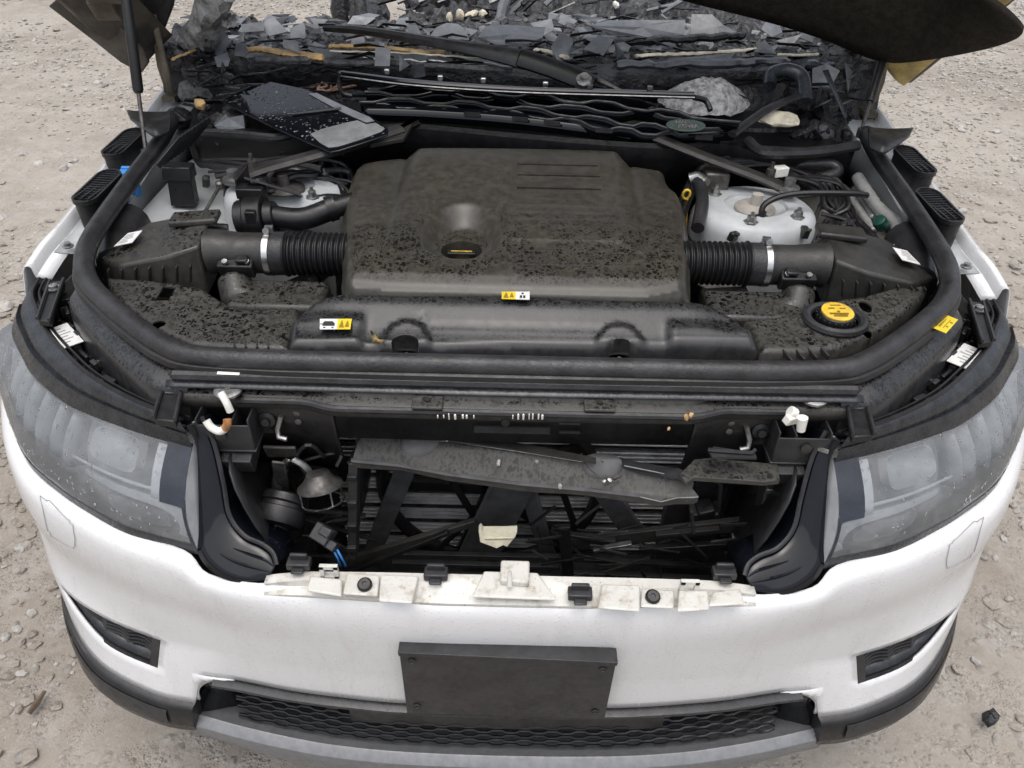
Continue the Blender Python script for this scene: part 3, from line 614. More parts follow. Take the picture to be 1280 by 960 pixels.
    for y in (.585, .79, .98):
        b = MB(s); b.lathe([(.010, 0), (.010, .002), (.006, .003), (.006, .008), (.002, .008)], (-.812, y, .955 + (y - .585) * .09), (0, 0, 1), 12); b.build('fender_bolt', 'zinc', FEN)
    # two oval ducts standing on the rail, open meshes on top
    for k, (u, v, zb, zt_) in enumerate(((154, 176, .965, 1.03), (121, 231, .955, 1.02))):
        c = W(u, v, zt_); ax = V(.012, .105, .01).normalized(); sd = V(ax.y, -ax.x, 0).normalized(); L, rr = .040, .023
        def oval(sc, z, dl=0): return [V(c.x, c.y, 0) + ax * ((L + dl) * (1 if math.cos(a) > 0 else -1) + rr * sc * math.cos(a)) * 1 + sd * (rr * sc * math.sin(a)) + V(0, 0, z - (V(c.x, c.y, 0) + ax * 0).z) for a in np.linspace(0.001, 2 * math.pi + .001, 29)[:-1]]
        b = MB(s); b.grid([oval(.9, zb - .02), oval(.95, zt_ - .01), oval(1.06, zt_ - .008), oval(1.06, zt_), oval(.90, zt_), oval(.88, zt_ - .012)], closed=True); b.add(oval(.9, zt_ - .012), [tuple(range(28))])
        D = b.build('oval_duct', 'plastic', FEN, angle=45)
        b = MB(s)
        for q in np.linspace(-.056, .056, 14): b.box(V(c.x, c.y, zt_ - .004) + ax * q, (.0022, .044 * math.sqrt(max(.05, 1 - max(0, (abs(q) - L) / rr) ** 2)), .005), (0, 0, math.atan2(ax.y, ax.x)))
        for q in (-.014, 0, .014): b.box(V(c.x, c.y, zt_ - .0045) + sd * q, (.11, .002, .004), (0, 0, math.atan2(ax.y, ax.x)))
        b.build('duct_mesh', 'plastic_grey', FEN)
    # flap bracket at the hinge end
    b = MB(s); b.grid([spl([W(u, v, 1.06) for u, v in q], 4) for q in ([(159, 141), (172, 142), (187, 143), (204, 143), (214, 142)], [(163, 150), (174, 153), (188, 156), (205, 155), (214, 153)], [(176, 160), (184, 166), (194, 172), (204, 170), (212, 166)])]); b.build('hinge_gaiter', 'rubber', FEN, solid=.006)

# ------------------------------------------------------------------ engine bay shell
b = MB(); b.grid([[V(-.80, y, z) for y in (.42, .7, 1.25)] for z in (.92, .62, .30)]); b.grid([[V(.80, y, z) for y in (.42, .7, 1.25)] for z in (.92, .62, .30)])
b.grid([[V(x, y, .30) for x in (-.80, 0, .80)] for y in (.22, .7, 1.3)]); b.grid([[V(x, y, .32) for x in (-.48, 0, .48)] for y in (.08, .22)]); b.grid([[V(x, 1.22, z) for x in (-.84, 0, .84)] for z in (.30, 1.02)])
BAY = b.build('dark_bay_shell', 'dark_void', CAR, solid=.003)  # black walls and floor added so no light leaks into the bay

# ------------------------------------------------------------------ engine cover
ep = XY((424, 352, .98), (427, 330, .985), (425, 300, .99), (427, 262, 1.0), (432, 228, 1.01), (442, 207, 1.015), (462, 199, 1.02), (505, 194, 1.022), (512, 184, 1.04), (522, 180, 1.042), (640, 181, 1.042), (765, 184, 1.042), (780, 188, 1.04), (786, 203, 1.022), (820, 212, 1.015), (835, 218, 1.01), (838, 236, 1.005), (856, 252, 1.0), (862, 290, .99), (865, 340, .985), (866, 372, .98), (640, 368, .98), (430, 362, .98))
ep = smoothpoly(ep, 1)
wc = W(577, 313, .985)
def eng_h(x, y, ed):
    z = np.interp(y, [.38, .41, .45, .50, .60, .75, .90, 1.0], [.977, .982, .996, 1.003, 1.012, 1.022, 1.030, 1.034])
    z = z + (.005 + .013 * sstep(y, .66, .84)) * (1 - sstep(np.abs(x + .003), .195, .232)) * sstep(y, .50, .56)                 # raised centre
    z = z - .003 * np.exp(-((np.abs(x + .003) - .228) / .006) ** 2) * sstep(y, .5, .56)
    d = np.hypot(x - wc.x, np.where(y > wc.y, (y - wc.y) * .62, (y - wc.y) * 1.25)); z = z - np.maximum(0, z - .986) * (1 - sstep(d, .042, .078))
    z = z - .0010 * (1 - sstep(np.maximum(np.abs(x - wc.x) - .062, np.maximum(y - wc.y - .135, wc.y - .085 - y)), -.002, .003))
    g = (1 - sstep(np.maximum(np.abs(x - .085) - .098, np.abs(y - .535) - .014), -.002, .002)); z = z - .0022 * g
    z = z - .0022 * (1 - sstep(np.maximum(np.abs(x - .085) - .10, np.abs(y - .68) - .20), -.003, .003))
    z = z + .0004 * np.sin(y * 260) * (np.abs(x - .085) < .09) * (np.abs(y - .68) < .10)
    z = z - (.024 * (1 - sstep(ed, 0, .018)) ** 2 + .012 * (1 - sstep(ed, 0, .05)) ** 2) * np.where(np.abs(x) < .27, sstep(y, .43, .5) * .8 + .2, 1)
    return z
b = MB(); sheet(b, ep, eng_h, .0045, holes=[circ(wc.x, wc.y, .036, .034, 30)] + [[(x0, y0 - .0025), (x1, y0 - .0025), (x1, y0 + .0025), (x0, y0 + .0025)] for x0, x1, y0 in ((-.003, .155, .807), (-.003, .158, .768), (-.003, .156, .724))], skirt=.10, hskirt=.025); ENG = b.build('engine_cover', 'spotted_engine', CAR, angle=70)
b = MB(); c = V(wc.x, wc.y - .002, .948); b.lathe([(.034, 0), (.034, .012), (.030, .018), (.028, .020), (.0, .020)], c, n=24); b.box(c + V(0, 0, .027), (.05, .014, .018)); CAPO = b.build('oil_filler_cap', 'plastic', ENG, bevel=.0015)
b = MB(); b.box(c + V(0, .012, .0215), (.020, .005, .001)); b.box(c + V(0, -.0145, .0215), (.022, .006, .001)); b.box(c + V(0, 0, .0365), (.036, .002, .001)); b.build('cap_print', 'cap_yellow', ENG)
b = MB(); p = W(858, 243, 1.0); b.tube([p + V(.007 * math.cos(a), -.002 * math.sin(a), .010 * math.sin(a)) for a in np.linspace(0, 2 * math.pi, 17)[:-1]], .0026, 8, closed=True); b.tube([p + V(.003, 0, -.010), p + V(.010, .0, -.07)], .0025, 6); b.build('dipstick_loop', 'cap_yellow', CAR)

# ------------------------------------------------------------------ radiator covers in front of the engine
rp = XY((362, 446, .93), (364, 425, .935), (372, 405, .94), (385, 388, .955), (400, 377, .965), (428, 364, .98), (640, 366, .98), (866, 374, .98), (884, 382, .97), (905, 393, .96), (925, 408, .948), (938, 430, .935), (945, 448, .93), (640, 443, .93))
l0, l1 = W(507, 438, .935), W(775, 443, .935)
def rad_h(x, y, ed):
    z = np.interp(y, [.22, .262, .29, .325, .34, .385, .40, .43], [.934, .938, .942, .946, .951, .975, .979, .980])
    m = sstep(np.abs(x - .0), .225, .245); z = z - .012 * sstep(np.abs(x), .28, .36) * sstep(y, .34, .38); z = z + .010 * m * (1 - sstep(y, .345, .375))   # raised end blocks
    z = z - .0035 * np.exp(-((np.abs(x) - .235) / .005) ** 2) * (1 - sstep(y, .345, .37))
    for l in (l0, l1): z = z + .006 * (1 - sstep(np.hypot(x - l.x, y - l.y - .004), .032, .042))
    z = z - .0022 * np.exp(-((y - .352) / .0022) ** 2) * (np.abs(x + .0) < .135)
    z = z - .0018 * np.exp(-((x + .138 + (y - .352) * .5) / .002) ** 2) * (y > .352) * (y < .375)
    return z - .014 * (1 - sstep(ed, 0, .012)) ** 2
b = MB(); sheet(b, rp, rad_h, .0055, holes=[circ(l0.x, l0.y, .021, .015), circ(l1.x, l1.y, .021, .015)], skirt=.05, hskirt=.03); RAD = b.build('radiator_cover', 'spotted_fine', CAR, angle=70)
for l in (l0, l1):
    b = MB(); b.lathe([(.008, 0), (.008, .006), (.004, .007), (.003, .012), (.001, .012)], (l.x, l.y + .003, .915), n=12); b.build('cover_bolt', 'zinc', RAD)
b = MB(); b.grid([[V(x, .258, .934) for x in (-.12, 0, .12)], [V(x, .262, .939) for x in (-.12, 0, .12)]]); b.build('cover_lip', 'plastic_grey', RAD, solid=.002)
def flat_h(z0, dzdy=.06, y0=.33):
    def f(x, y, ed): return z0 + (y - y0) * dzdy + .0015 * fbm(x, y, 12, 2) - .006 * (1 - sstep(ed, 0, .008)) ** 2
    return f
sp_l = XY((133, 345, .955), (165, 347, .955), (215, 353, .952), (250, 360, .95), (272, 374, .948), (290, 384, .946), (310, 387, .945), (372, 389, .942), (374, 405, .938), (362, 430, .936), (360, 442, .934), (300, 442, .934), (243, 438, .934), (210, 425, .936), (178, 405, .94), (150, 378, .948), (135, 358, .953))
h1, h2 = W(207, 367, .952), W(199, 407, .945)
b = MB(); sheet(b, sp_l, flat_h(.946), .007, holes=[[(h1.x - .011, h1.y - .02), (h1.x + .011, h1.y - .018), (h1.x + .011, h1.y + .018), (h1.x - .011, h1.y + .02)], circ(h2.x, h2.y, .011, .009)], skirt=.03, hskirt=.003); SPL = b.build('side_cover', 'spotted', CAR, angle=60)
sp_r = XY((1160, 362, .955), (1150, 352, .957), (1120, 358, .955), (1082, 370, .952), (1060, 374, .95), (1030, 378, .948), (990, 395, .944), (930, 405, .94), (940, 425, .937), (950, 447, .934), (1000, 448, .934), (1045, 442, .935), (1090, 424, .938), (1130, 395, .946), (1155, 370, .953))
h3, h4, h5 = W(1083, 386, .95), W(1092, 424, .942), W(1042, 404, .945)
h3 = W(1082, 387, .95); h4 = W(1092, 422, .942)
b = MB(); sheet(b, sp_r, flat_h(.946), .007, holes=[circ(h3.x, h3.y + .004, .010, .016), circ(h4.x - .012, h4.y + .004, .010, .007), circ(h5.x, h5.y, .040, .036, 28)], skirt=.03, hskirt=.003); SPR = b.build('side_cover', 'spotted', CAR, angle=60)
for P, pts in ((SPL, [(292 + 14 * k, 430) for k in range(4)]), (SPR, [(985 + 15 * k, 447 - 2 * k) for k in range(4)])):
    for u, v in pts:
        b = MB(); p = W(u, v, .944); b.box(p + V(0, .006, -.002), (.003, .034, .009), (0, 0, .25)); b.build('stiffening_rib', 'plastic_dusty', P, bevel=.001)
# coolant reservoir cap with its collar
b = MB(); c = V(h5.x, h5.y, .93); b.tube([c + V(.045 * math.cos(a), .041 * math.sin(a), .022) for a in np.linspace(0, 2 * math.pi, 33)[:-1]], .008, 8, closed=True); b.lathe([(.043, -.01), (.043, .012), (.036, .012), (.034, -.01)], c, n=28); COL_ = b.build('filler_collar', 'rubber', SPR)
CAPC = empty('coolant_cap', c - wloc(CAR)); CAPC.parent = CAR
b = MB(); c = c + V(.001, .003, 0); prof = [(.023, -.01), (.023, .008), (.0285, .010), (.0295, .012), (.0295, .031), (.028, .035), (.0255, .035)]; b.lathe(prof, c, (0, -.05, 1), 28)
for k in range(20): a = 2 * math.pi * k / 20; b.box(c + V(.0295 * math.cos(a),   .0295 * math.sin(a), .021), (.004, .0035, .019), (0, 0, a))
b.build('cap_body', 'plastic', CAPC, bevel=.001)
b = MB(); b.lathe([(.0255, .0), (.0255, .0375), (.024, .0385), (0, .0385)], c, (0, -.05, 1), 28); b.build('cap_disc', 'cap_yellow', CAPC)
b = MB(); t = c + V(0, -.0020, .0393)
for dx, dy, w_ in ((0, .015, .017), (-.009, .006, .010), (.009, .006, .009), (0, -.003, .004), (-.001, -.009, .030), (0, -.015, .022)): b.box(t + V(dx, dy, 0), (w_, .0032, .0008))
b.build('cap_print', 'ink_brown', CAPC)

# ------------------------------------------------------------------ stickers
def sticker(quad, z, cells, parent, name, lift=.0015):
    """cells: (t0, t1, colour index, glyphs) along the long side; glyphs are small printed marks in cell space"""
    q = [W(u, v, zz) for (u, v), zz in zip(quad, z if isinstance(z, (list, tuple)) else [z] * 4)]; n = (q[1] - q[0]).cross(q[3] - q[0]).normalized(); n = n if n.z > 0 else -n
    b = MB(); P = lambda x, y, h=0: q[0].lerp(q[1], x).lerp(q[3].lerp(q[2], x), y) + n * (lift + h)
    for t0, t1, ci, gl in cells:
        b.mi = ci; b.prism([P(t0, 0), P(t1, 0), P(t1, 1), P(t0, 1)], n * .0008); b.mi = 3 if ci == 1 else 2
        for g in gl: b.add([P(t0 + (t1 - t0) * x, y, .0012) for x, y in g], [tuple(range(len(g)))])
    b.build(name, ['sticker_white', 'sticker_yellow', 'ink', 'ink_brown'], parent)
tri = [[(.12, .85), (.3, .15), (.36, .15), (.5, .85)], [(.55, .8), (.7, .2), (.76, .2), (.88, .8)]]
carg = [[(.15, .45), (.28, .25), (.72, .25), (.85, .45), (.85, .7), (.15, .7)], [(.02, .5), (.1, .4), (.1, .6)], [(.2, .8), (.32, .8), (.32, .9), (.2, .9)], [(.68, .8), (.8, .8), (.8, .9), (.68, .9)]]
dots = [[(.42, .15), (.58, .15), (.58, .35), (.42, .35)], [(.3, .5), (.46, .5), (.46, .85), (.3, .85)], [(.54, .5), (.7, .5), (.7, .85), (.54, .85)]]
lines = [[(.1, y), (e, y), (e, y + .07), (.1, y + .07)] for y, e in ((.15, .8), (.3, .9), (.45, .7), (.62, .88), (.78, .6))]
man = [[(.2, .8), (.2, .2), (.3, .2), (.3, .8)], [(.4, .3), (.8, .3), (.8, .38), (.4, .38)], [(.4, .6), (.7, .6), (.7, .68), (.4, .68)]]
sticker([(627, 366), (662, 366), (662, 376), (627, 375)], .984, [(0, .5, 1, tri), (.5, 1, 0, dots)], RAD, 'warning_sticker')
sticker([(400, 400), (440, 400), (438, 413), (400, 413)], .966, [(0, .56, 0, carg), (.56, 1, 1, tri)], RAD, 'warning_sticker')
sticker([(1180, 394), (1197, 401), (1182, 418), (1163, 410)], .972, [(0, .5, 1, tri + man[:1]), (.5, 1, 1, man)], CAR, 'warning_sticker')

# ------------------------------------------------------------------ intake: ribbed hoses, clamps, air boxes (left measured, right mirrored with its own twists)
for s in (0, 1):
    b = MB(s); z = .962; p0, p1 = V(-.41, .565, z), V(-.285, .562, z + .002); N_ = 52; pts = []; rs = []
    for k in range(N_ * 4 + 1):
        t = k / (N_ * 4); pts.append(p0.lerp(p1, t)); rs.append(.0365 + .0028 * math.sin(t * 13 * 2 * math.pi) + (.002 if t < .06 else 0))
    b.tube(pts, rs, 28); HOSE = b.build('intake_hose', 'plastic', CAR, angle=60)
    b = MB(s); b.tube([V(-.448, .565, z - .001), V(-.41, .565, z)], [.0385, .0385], 28); b.build('hose_cuff', 'rubber', HOSE)
    b = MB(s); b.tube([V(-.444, .565, z), V(-.434, .565, z)], .0402, 32); b.build('hose_clamp', 'bright_metal', HOSE)
    b = MB(s); b.box((-.439, .578, z + .040), (.014, .016, .009), (0, 0, .2)); b.lathe([(.006, 0), (.006, .012), (.003, .012)], (-.439, .572, z + .042), (0, -1, .3), 10); b.build('clamp_screw', 'zinc', HOSE)
    # sensor duct to the box
    b = MB(s); b.tube([V(-.545, .56, .965), V(-.53, .561, .966), V(-.49, .564, .962), V(-.446, .565, z)], [.040, .038, .036, .036], 24); DU = b.build('sensor_duct', 'plastic_dusty', CAR)
    b = MB(s); b.box((-.49, .528, .952), (.062, .022, .03), (.35, 0, 0)); b.box((-.476, .522, .972), (.022, .016, .008), (.3, 0, 0)); b.build('flow_sensor', 'plastic', DU, bevel=.003)
    for dx, dy in ((-.505, .518), (-.468, .520)):
        b = MB(s); b.lathe([(.005, 0), (.005, .004), (.002, .004)], (dx, dy, .968), (0, -.4, 1), 10); b.build('sensor_screw', 'bright_metal', DU)
    # lower duct and its ribbed housing
    b = MB(s); b.tube([V(-.50, .53, .93), V(-.49, .50, .91), V(-.44, .49, .885), V(-.37, .49, .875)], [.03, .032, .03, .03], 14); b.box((-.41, .485, .905), (.16, .09, .05)); b.build('lower_duct', 'spotted', CAR, bevel=.008)
    # air box: sloped lid, ribbed front, raised corner
    tp = [(-.735, .535), (-.71, .60), (-.675, .632), (-.60, .638), (-.555, .60), (-.548, .53), (-.60, .51), (-.68, .50)]
    zz = [.958, .972, .985, 1.0, 1.0, .992, .982, .968]
    b = MB(s); top = [V(x, y, z_) for (x, y), z_ in zip(tp, zz)]; n = len(top); low = [V(x * 1.005, y + (.0 if y > .55 else -.006), .90) for x, y in tp]
    b.add(top + low, [tuple(range(n))] + [(i, (i + 1) % n, n + (i + 1) % n, n + i) for i in range(n)]); BOX = b.build('air_box', 'spotted' if s == 0 else 'plastic_dusty', CAR, bevel=.006, seg=3)
    b = MB(s); b.box((-.582, .615, 1.002), (.085, .045, .012), (0, -.05, .1)); b.build('box_lid_step', 'spotted' if s == 0 else 'plastic_dusty', BOX, bevel=.004)
    for k in range(7):
        x = -.705 + k * .024; b = MB(s); b.box((x, .500, .943 + k * .002), (.0025, .010, .036), (.1, .25, 0)); b.build('box_rib', 'plastic_dusty', BOX, bevel=.001)
    b = MB(s); q = [V(-.705, .545, .9745), V(-.672, .548, .9815), V(-.668, .585, .986), V(-.694, .583, .981)]; q = [p + V(0, 0, .004) for p in q]; b.prism(q, (0, 0, .0012)); b.mi = 1
    for k in range(6):
        t = .14 + k * .13; a = q[3].lerp(q[0], t).lerp(q[2].lerp(q[1], t), .1); e = q[3].lerp(q[0], t).lerp(q[2].lerp(q[1], t), .55 + .3 * ((k * 53) % 4) / 4); f2 = (q[0] - q[3]) * .05; b.add([x + V(0, 0, .0016) for x in (a, e, e + f2, a + f2)], [(0, 1, 2, 3)])
    b.build('box_label', ['sticker_white', 'ink_grey'], BOX)
    # inlet snorkel towards the wing
    b = MB(s); b.tube([V(-.72, .56, .93), V(-.735, .60, .935), V(-.742, .66, .945), V(-.742, .70, .95)], .034, 14, flat=1.2); b.build('inlet_snorkel', 'plastic_grey', CAR)

# ------------------------------------------------------------------ strut towers in pale body paint, inner wing shelves
def dome(b, c, r, h, top, n=28, squash=1.0):
    P = [(r * 1.25, -.22), (r * 1.12, -.16), (r * 1.03, -.06), (r, 0), (r * .985, h * .55), (r * .93, h * .85), (r * .84, h), (top, h + .003), (top * .96, h - .003), (top * .6, h - .010), (top * .45, h - .010), (top * .42, h - .03), (.0, h - .03)]
    vs = []
    for rr, hh in P:
        for k in range(n): a = 2 * math.pi * k / n; vs.append(V(c[0] + rr * math.cos(a), c[1] + rr * math.sin(a) * squash, c[2] + hh))
    m = len(P); b.add(vs, [(i * n + k, i * n + (k + 1) % n, (i + 1) * n + (k + 1) % n, (i + 1) * n + k) for i in range(m - 1) for k in range(n)])
for s, c in ((0, (-.47, .80, .93)), (1, (.47, .77, .925))):
    b = MB(); dome(b, c, .125, .055, .062, squash=.9); TW = b.build('strut_tower', 'bay_paint', CAR, angle=50)
    for a in (0.6, 2.5, 4.4, 5.6):
        b = MB(); p = V(c[0] + .088 * math.cos(a), c[1] + .08 * math.sin(a), c[2] + .056); b.lathe([(.014, 0), (.014, .002), (.009, .003), (.0085, .013), (.004, .013), (.004, .02), (.001, .02)], p, n=6 if a > 1 else 12); b.build('tower_bolt', 'zinc', TW)
    b = MB(); p = V(c[0], c[1], c[2] + .05); b.lathe([(.040, -.01), (.040, .002), (.03, .008), (.012, .009), (.011, .03), (.004, .032)], p, n=20); b.build('damper_top', 'bay_paint_dirty' if s else 'dull_metal', TW)
    b = MB(); sg = -1 if s == 0 else 1; q0 = V(c[0] + sg * .02, c[1] - .02, c[2] + .064)
    b.tube(spl([q0 + V(0, 0, -.01), q0 + V(0, .005, .02), q0 + V(.03 * -sg, .03, .035), q0 + V(.10 * -sg, .02, .03)] if s == 0 else [q0 + V(-.02, -.03, -.014), q0 + V(-.015, -.02, .014), q0 + V(.04, -.005, .028), q0 + V(.15, .0, .03), q0 + V(.19, .015, .02)], 6), .006, 8); b.build('damper_cable', 'plastic', TW)
    b = MB(); b.lathe([(.015, 0), (.015, .003), (.008, .006), (.007, .014)], q0 + (V(-.02, -.03, -.012) if s else V(0, 0, -.010)), n=14); b.build('cable_grommet', 'plastic', TW)
    # inner wing shelf
    xx = (-.745, -.70, -.62, -.545); rows = [[V(-sg * x if s else x, y, z_) for x, z_ in zip(xx, (.95, .93, .925, .90))] for y in (.60, .70, .80, .92, 1.05)]
    b = MB(); b.grid(rows if s == 0 else [[V(-x, y, z_ - .02) for x, z_ in zip(xx, (.95, .93, .925, .90))] for y in (.60, .70, .80, .92, 1.05)]); b.build('inner_wing', 'bay_paint' if s == 0 else 'bay_paint_dirty', CAR, sub=2, solid=.003)
# braces from the towers to the scuttle
for P, w_ in (([W(293, 227, 1.0), W(330, 212, 1.02), W(420, 187, 1.045), W(500, 162, 1.055)], .019), ([W(985, 238, 1.0), W(950, 222, 1.015), W(880, 196, 1.04), W(820, 172, 1.055)], .016)):
    b = MB(); P = spl(P, 4); b.tube(P, [w_ * 1.1] * 3 + [w_] * (len(P) - 3), 8, flat=.55); BRC = b.build('strut_brace', 'plastic_dusty', CAR, angle=30)
    b = MB(); b.lathe([(.022, -.012), (.022, -.004), (.011, -.002), (.011, .012), (.005, .012)], P[0] + V(0, 0, .012), n=12); b.build('brace_bolt', 'zinc', BRC)
    b = MB(); b.lathe([(.009, -.012), (.009, .012), (.004, .013), (.004, .026)], P[3] + V(0, .006, .012), n=6); b.build('brace_bolt', 'dull_metal', BRC)

# ------------------------------------------------------------------ left-hand bay furniture
b = MB(); c = W(318, 266, .985); b.tube([c + V(-.030, .0, -.015), c + V(-.012, 0, -.012)], [.036, .036], 20); b.tube([c + V(-.012, 0, -.012), c + V(.022, 0, -.008)], [.041, .041], 20); b.tube([c + V(.022, 0, -.008), c + V(.04, 0, -.006)], [.030, .028], 16)
b.box(c + V(-.005, .02, .034), (.05, .03, .02)); b.box(c + V(.005, -.03, -.005), (.02, .02, .05)); PUMP = b.build('air_pump', 'plastic', CAR, bevel=.002)
b = MB(); b.tube(spl([c + V(.03, 0, -.006), c + V(.09, -.004, -.008), c + V(.145, .015, .005), c + V(.20, .045, .012)], 6), [.021] * 13 + [.019] * 6, 14); b.tube([c + V(.135, .012, .004), c + V(.150, .018, .007)], .025, 14); b.build('pump_hose', 'plastic', PUMP)
b = MB(); b.box(c + V(.03, .05, .03), (.10, .07, .004), (-.5, .3, 0)); b.box(c + V(-.03, .055, .03), (.004, .07, .05)); b.build('pump_bracket', 'plastic', PUMP)
b = MB(); q = c + V(-.045, -.03, -.02); b.tube([q + V(0, 0, 0), q + V(-.03, -.004, .004)], .010, 10); b.tube([q + V(-.032, -.004, .008), q + V(-.032, -.008, -.03)], .008, 10); b.build('vacuum_valve', 'plastic', PUMP)
b = MB(); p = W(228, 232, .975); b.box(p, (.048, .036, .075), (-.12, .05, .12), .93); b.box(p + V(0, .002, .030), (.056, .046, .026), (-.12, .05, .12), .95); b.build('relay_box', 'plastic', CAR, bevel=.002)
b = MB(); a0, a1 = W(275, 232, .985), W(243, 288, .955); b.tube([a0, a1], .0035, 8); b.lathe([(.009, -.006), (.009, .006), (.005, .010)], a0, n=8); b.build('support_rod', 'dull_metal', CAR)
b = MB(); p = W(160, 214, 1.012); b.lathe([(.014, -.05), (.014, -.012), (.017, -.010), (.017, 0), (.015, .004), (.006, .005)], p, n=18); b.box(p + V(0, .002, .006), (.024, .008, .006)); b.build('washer_cap', 'blue_plastic', CAR, bevel=.002)
b = MB(); b.tube(spl([W(240, 180, 1.0), W(250, 205, .99), W(270, 203, .99), W(300, 206, .99), W(360, 212, .985)], 6), .007, 8); b.build('coolant_pipe', 'plastic', CAR)
for pts in ([(215, 280, .94), (205, 300, .94), (200, 330, .945)], [(352, 228, .99), (370, 220, 1.0), (395, 218, 1.0), (402, 205, 1.0)], [(390, 250, .98), (410, 246, .98), (432, 248, .97)]):
    b = MB(); b.tube(spl([W(*q) for q in pts], 6), .007, 8); b.build('hose', 'plastic', CAR)
for k in range(9):                                            # comb of louvres below the pillar
    b = MB(); p = W(212 + k * 4.6, 190 - k * 3.2, 1.055); b.box(p, (.0045, .075, .012), (.5, 0, -.55)); b.build('louvre_fin', 'plastic', CAR, bevel=.001)

# ------------------------------------------------------------------ right-hand bay furniture
for pts, r in (([(1072, 222, .985), (1082, 238, .98), (1100, 262, .97), (1120, 280, .965), (1124, 300, .955), (1122, 312, .95)], .0125), ([(1068, 235, .96), (1080, 252, .955), (1092, 272, .95)], .007), ([(1062, 245, .95), (1078, 268, .945), (1092, 290, .94)], .008)):
    b = MB(); b.tube(spl([W(*q) for q in pts], 6), r, 12); b.build('refrigerant_pipe', 'alloy', CAR, angle=180)
for u, v in ((1098, 259), (1101, 279)):
    b = MB(); p = W(u, v, .968); b.lathe([(.013, -.012), (.014, .004), (.012, .012), (.004, .014)], p, (-.6, -.2, .6), 12); b.build('service_cap', 'green_plastic', CAR, bevel=.001)
rd = random.Random(11)
for k in range(9):
    o = rd.uniform(-10, 10); pts = [(985 + k * 5, 222 + rd.uniform(-3, 3), 1.0), (1020 + k * 4, 228 + o * .5, .995), (1028 + k * 4, 250 + o, .975), (1018 + (k * 37 % 40), 275, .955), (1016 + (k * 23 % 45), 305, .93)]
    b = MB(); b.tube(spl([W(*q) for q in pts], 7), .0048, 7); b.build('wiring_cable', 'plastic' if k % 3 else 'plastic_grey', CAR)
for pts, r in (([(975, 208, .99), (1010, 205, 1.0), (1040, 206, 1.0), (1046, 216, .99), (1020, 224, .98)], .012), ([(960, 200, 1.0), (1000, 196, 1.01), (1040, 198, 1.0)], .011), ([(872, 225, 1.0), (878, 250, .99), (872, 285, .97)], .013)):
    b = MB(); b.tube(spl([W(*q) for q in pts], 6), r, 10); b.build('heater_hose', 'rubber', CAR)
b = MB(); b.tube(spl([W(862, 224, 1.0), W(872, 222, 1.005), W(882, 230, 1.0)], 5), [.012] * 11, 10); b.build('metal_elbow', 'zinc', CAR)
b = MB(); b.box(W(893, 230, .985), (.05, .04, .06)); b.lathe([(.012, 0), (.012, .012), (.006, .014)], W(893, 218, 1.0), n=6); b.build('mount_block', 'dull_metal', CAR, bevel=.004)
b = MB(); b.box(W(975, 214, 1.005), (.03, .02, .02), (0, 0, .3)); b.build('cable_clip', 'white_plastic', CAR, bevel=.002)
for s in (0, 1):                                              # darker mechanical clutter low in the bay
    rd = random.Random(20 + s)
    for k in range(10):
        b = MB(s); x, y = rd.uniform(-.42, -.30), rd.uniform(.46, .98); b.box((x, y, rd.uniform(.82, .9)), (rd.uniform(.03, .09), rd.uniform(.03, .09), rd.uniform(.04, .1)), (rd.uniform(-.3, .3), rd.uniform(-.3, .3), rd.uniform(0, 3))); b.build('engine_bracket', ('dull_metal', 'plastic', 'dark_void')[k % 3], CAR, bevel=.004)
lo = random.Random(55)
for k in range(16):                                           # looms and small lines along the bulkhead and beside the engine
    if k < 7: pts = [(250 + k * 6 + lo.uniform(-8, 8), 200 + k * 5, .99), (330 + lo.uniform(-20, 20), 205 + lo.uniform(-6, 14), 1.0), (420 + lo.uniform(-15, 15), 205 + lo.uniform(-10, 30), .985), (436, 225 + k * 10, .96)]
    elif k < 12: pts = [(846 + lo.uniform(-4, 6), 220 + k * 6, .97), (880 + lo.uniform(-8, 8), 205 + lo.uniform(-4, 20), 1.0), (960 + lo.uniform(-20, 20), 205 + lo.uniform(-6, 8), 1.0), (1040 + lo.uniform(-10, 14), 230 + lo.uniform(-8, 30), .97)]
    else: pts = [(1030 + lo.uniform(-8, 8), 240 + 9 * (k - 12), .965), (1060, 250 + lo.uniform(0, 30), .96), (1075, 285 + lo.uniform(-12, 12), .95), (1120 + lo.uniform(-10, 5), 318, .94)]
    b = MB(); b.tube(spl([W(*q) for q in pts], 7), lo.choice((.003, .004, .0055, .007)), 7); b.build('wiring_loom', lo.choice(('plastic', 'plastic', 'plastic_grey', 'rubber')), CAR)
for k in range(12):                                           # clips, plugs and studs on the towers and wings
    sx = -1 if k % 2 else 1; p = V(sx * lo.uniform(.36, .70), lo.uniform(.66, 1.0), lo.uniform(.955, .985)); b = MB(); b.box(p, (lo.uniform(.012, .03), lo.uniform(.01, .022), lo.uniform(.012, .025)), (lo.uniform(-.3, .3), lo.uniform(-.3, .3), lo.uniform(0, 3))); b.box(p + V(.004, -.008, .008), (.008, .012, .006), (.2, .1, lo.uniform(0, 3))); b.build('loom_plug', lo.choice(('plastic', 'plastic_grey', 'plastic_dusty', 'zinc')), CAR, bevel=.002)
b = MB(); b.box((0, .68, .78), (.56, .46, .28)); b.build('engine_block', 'dark_void', CAR, bevel=.02)

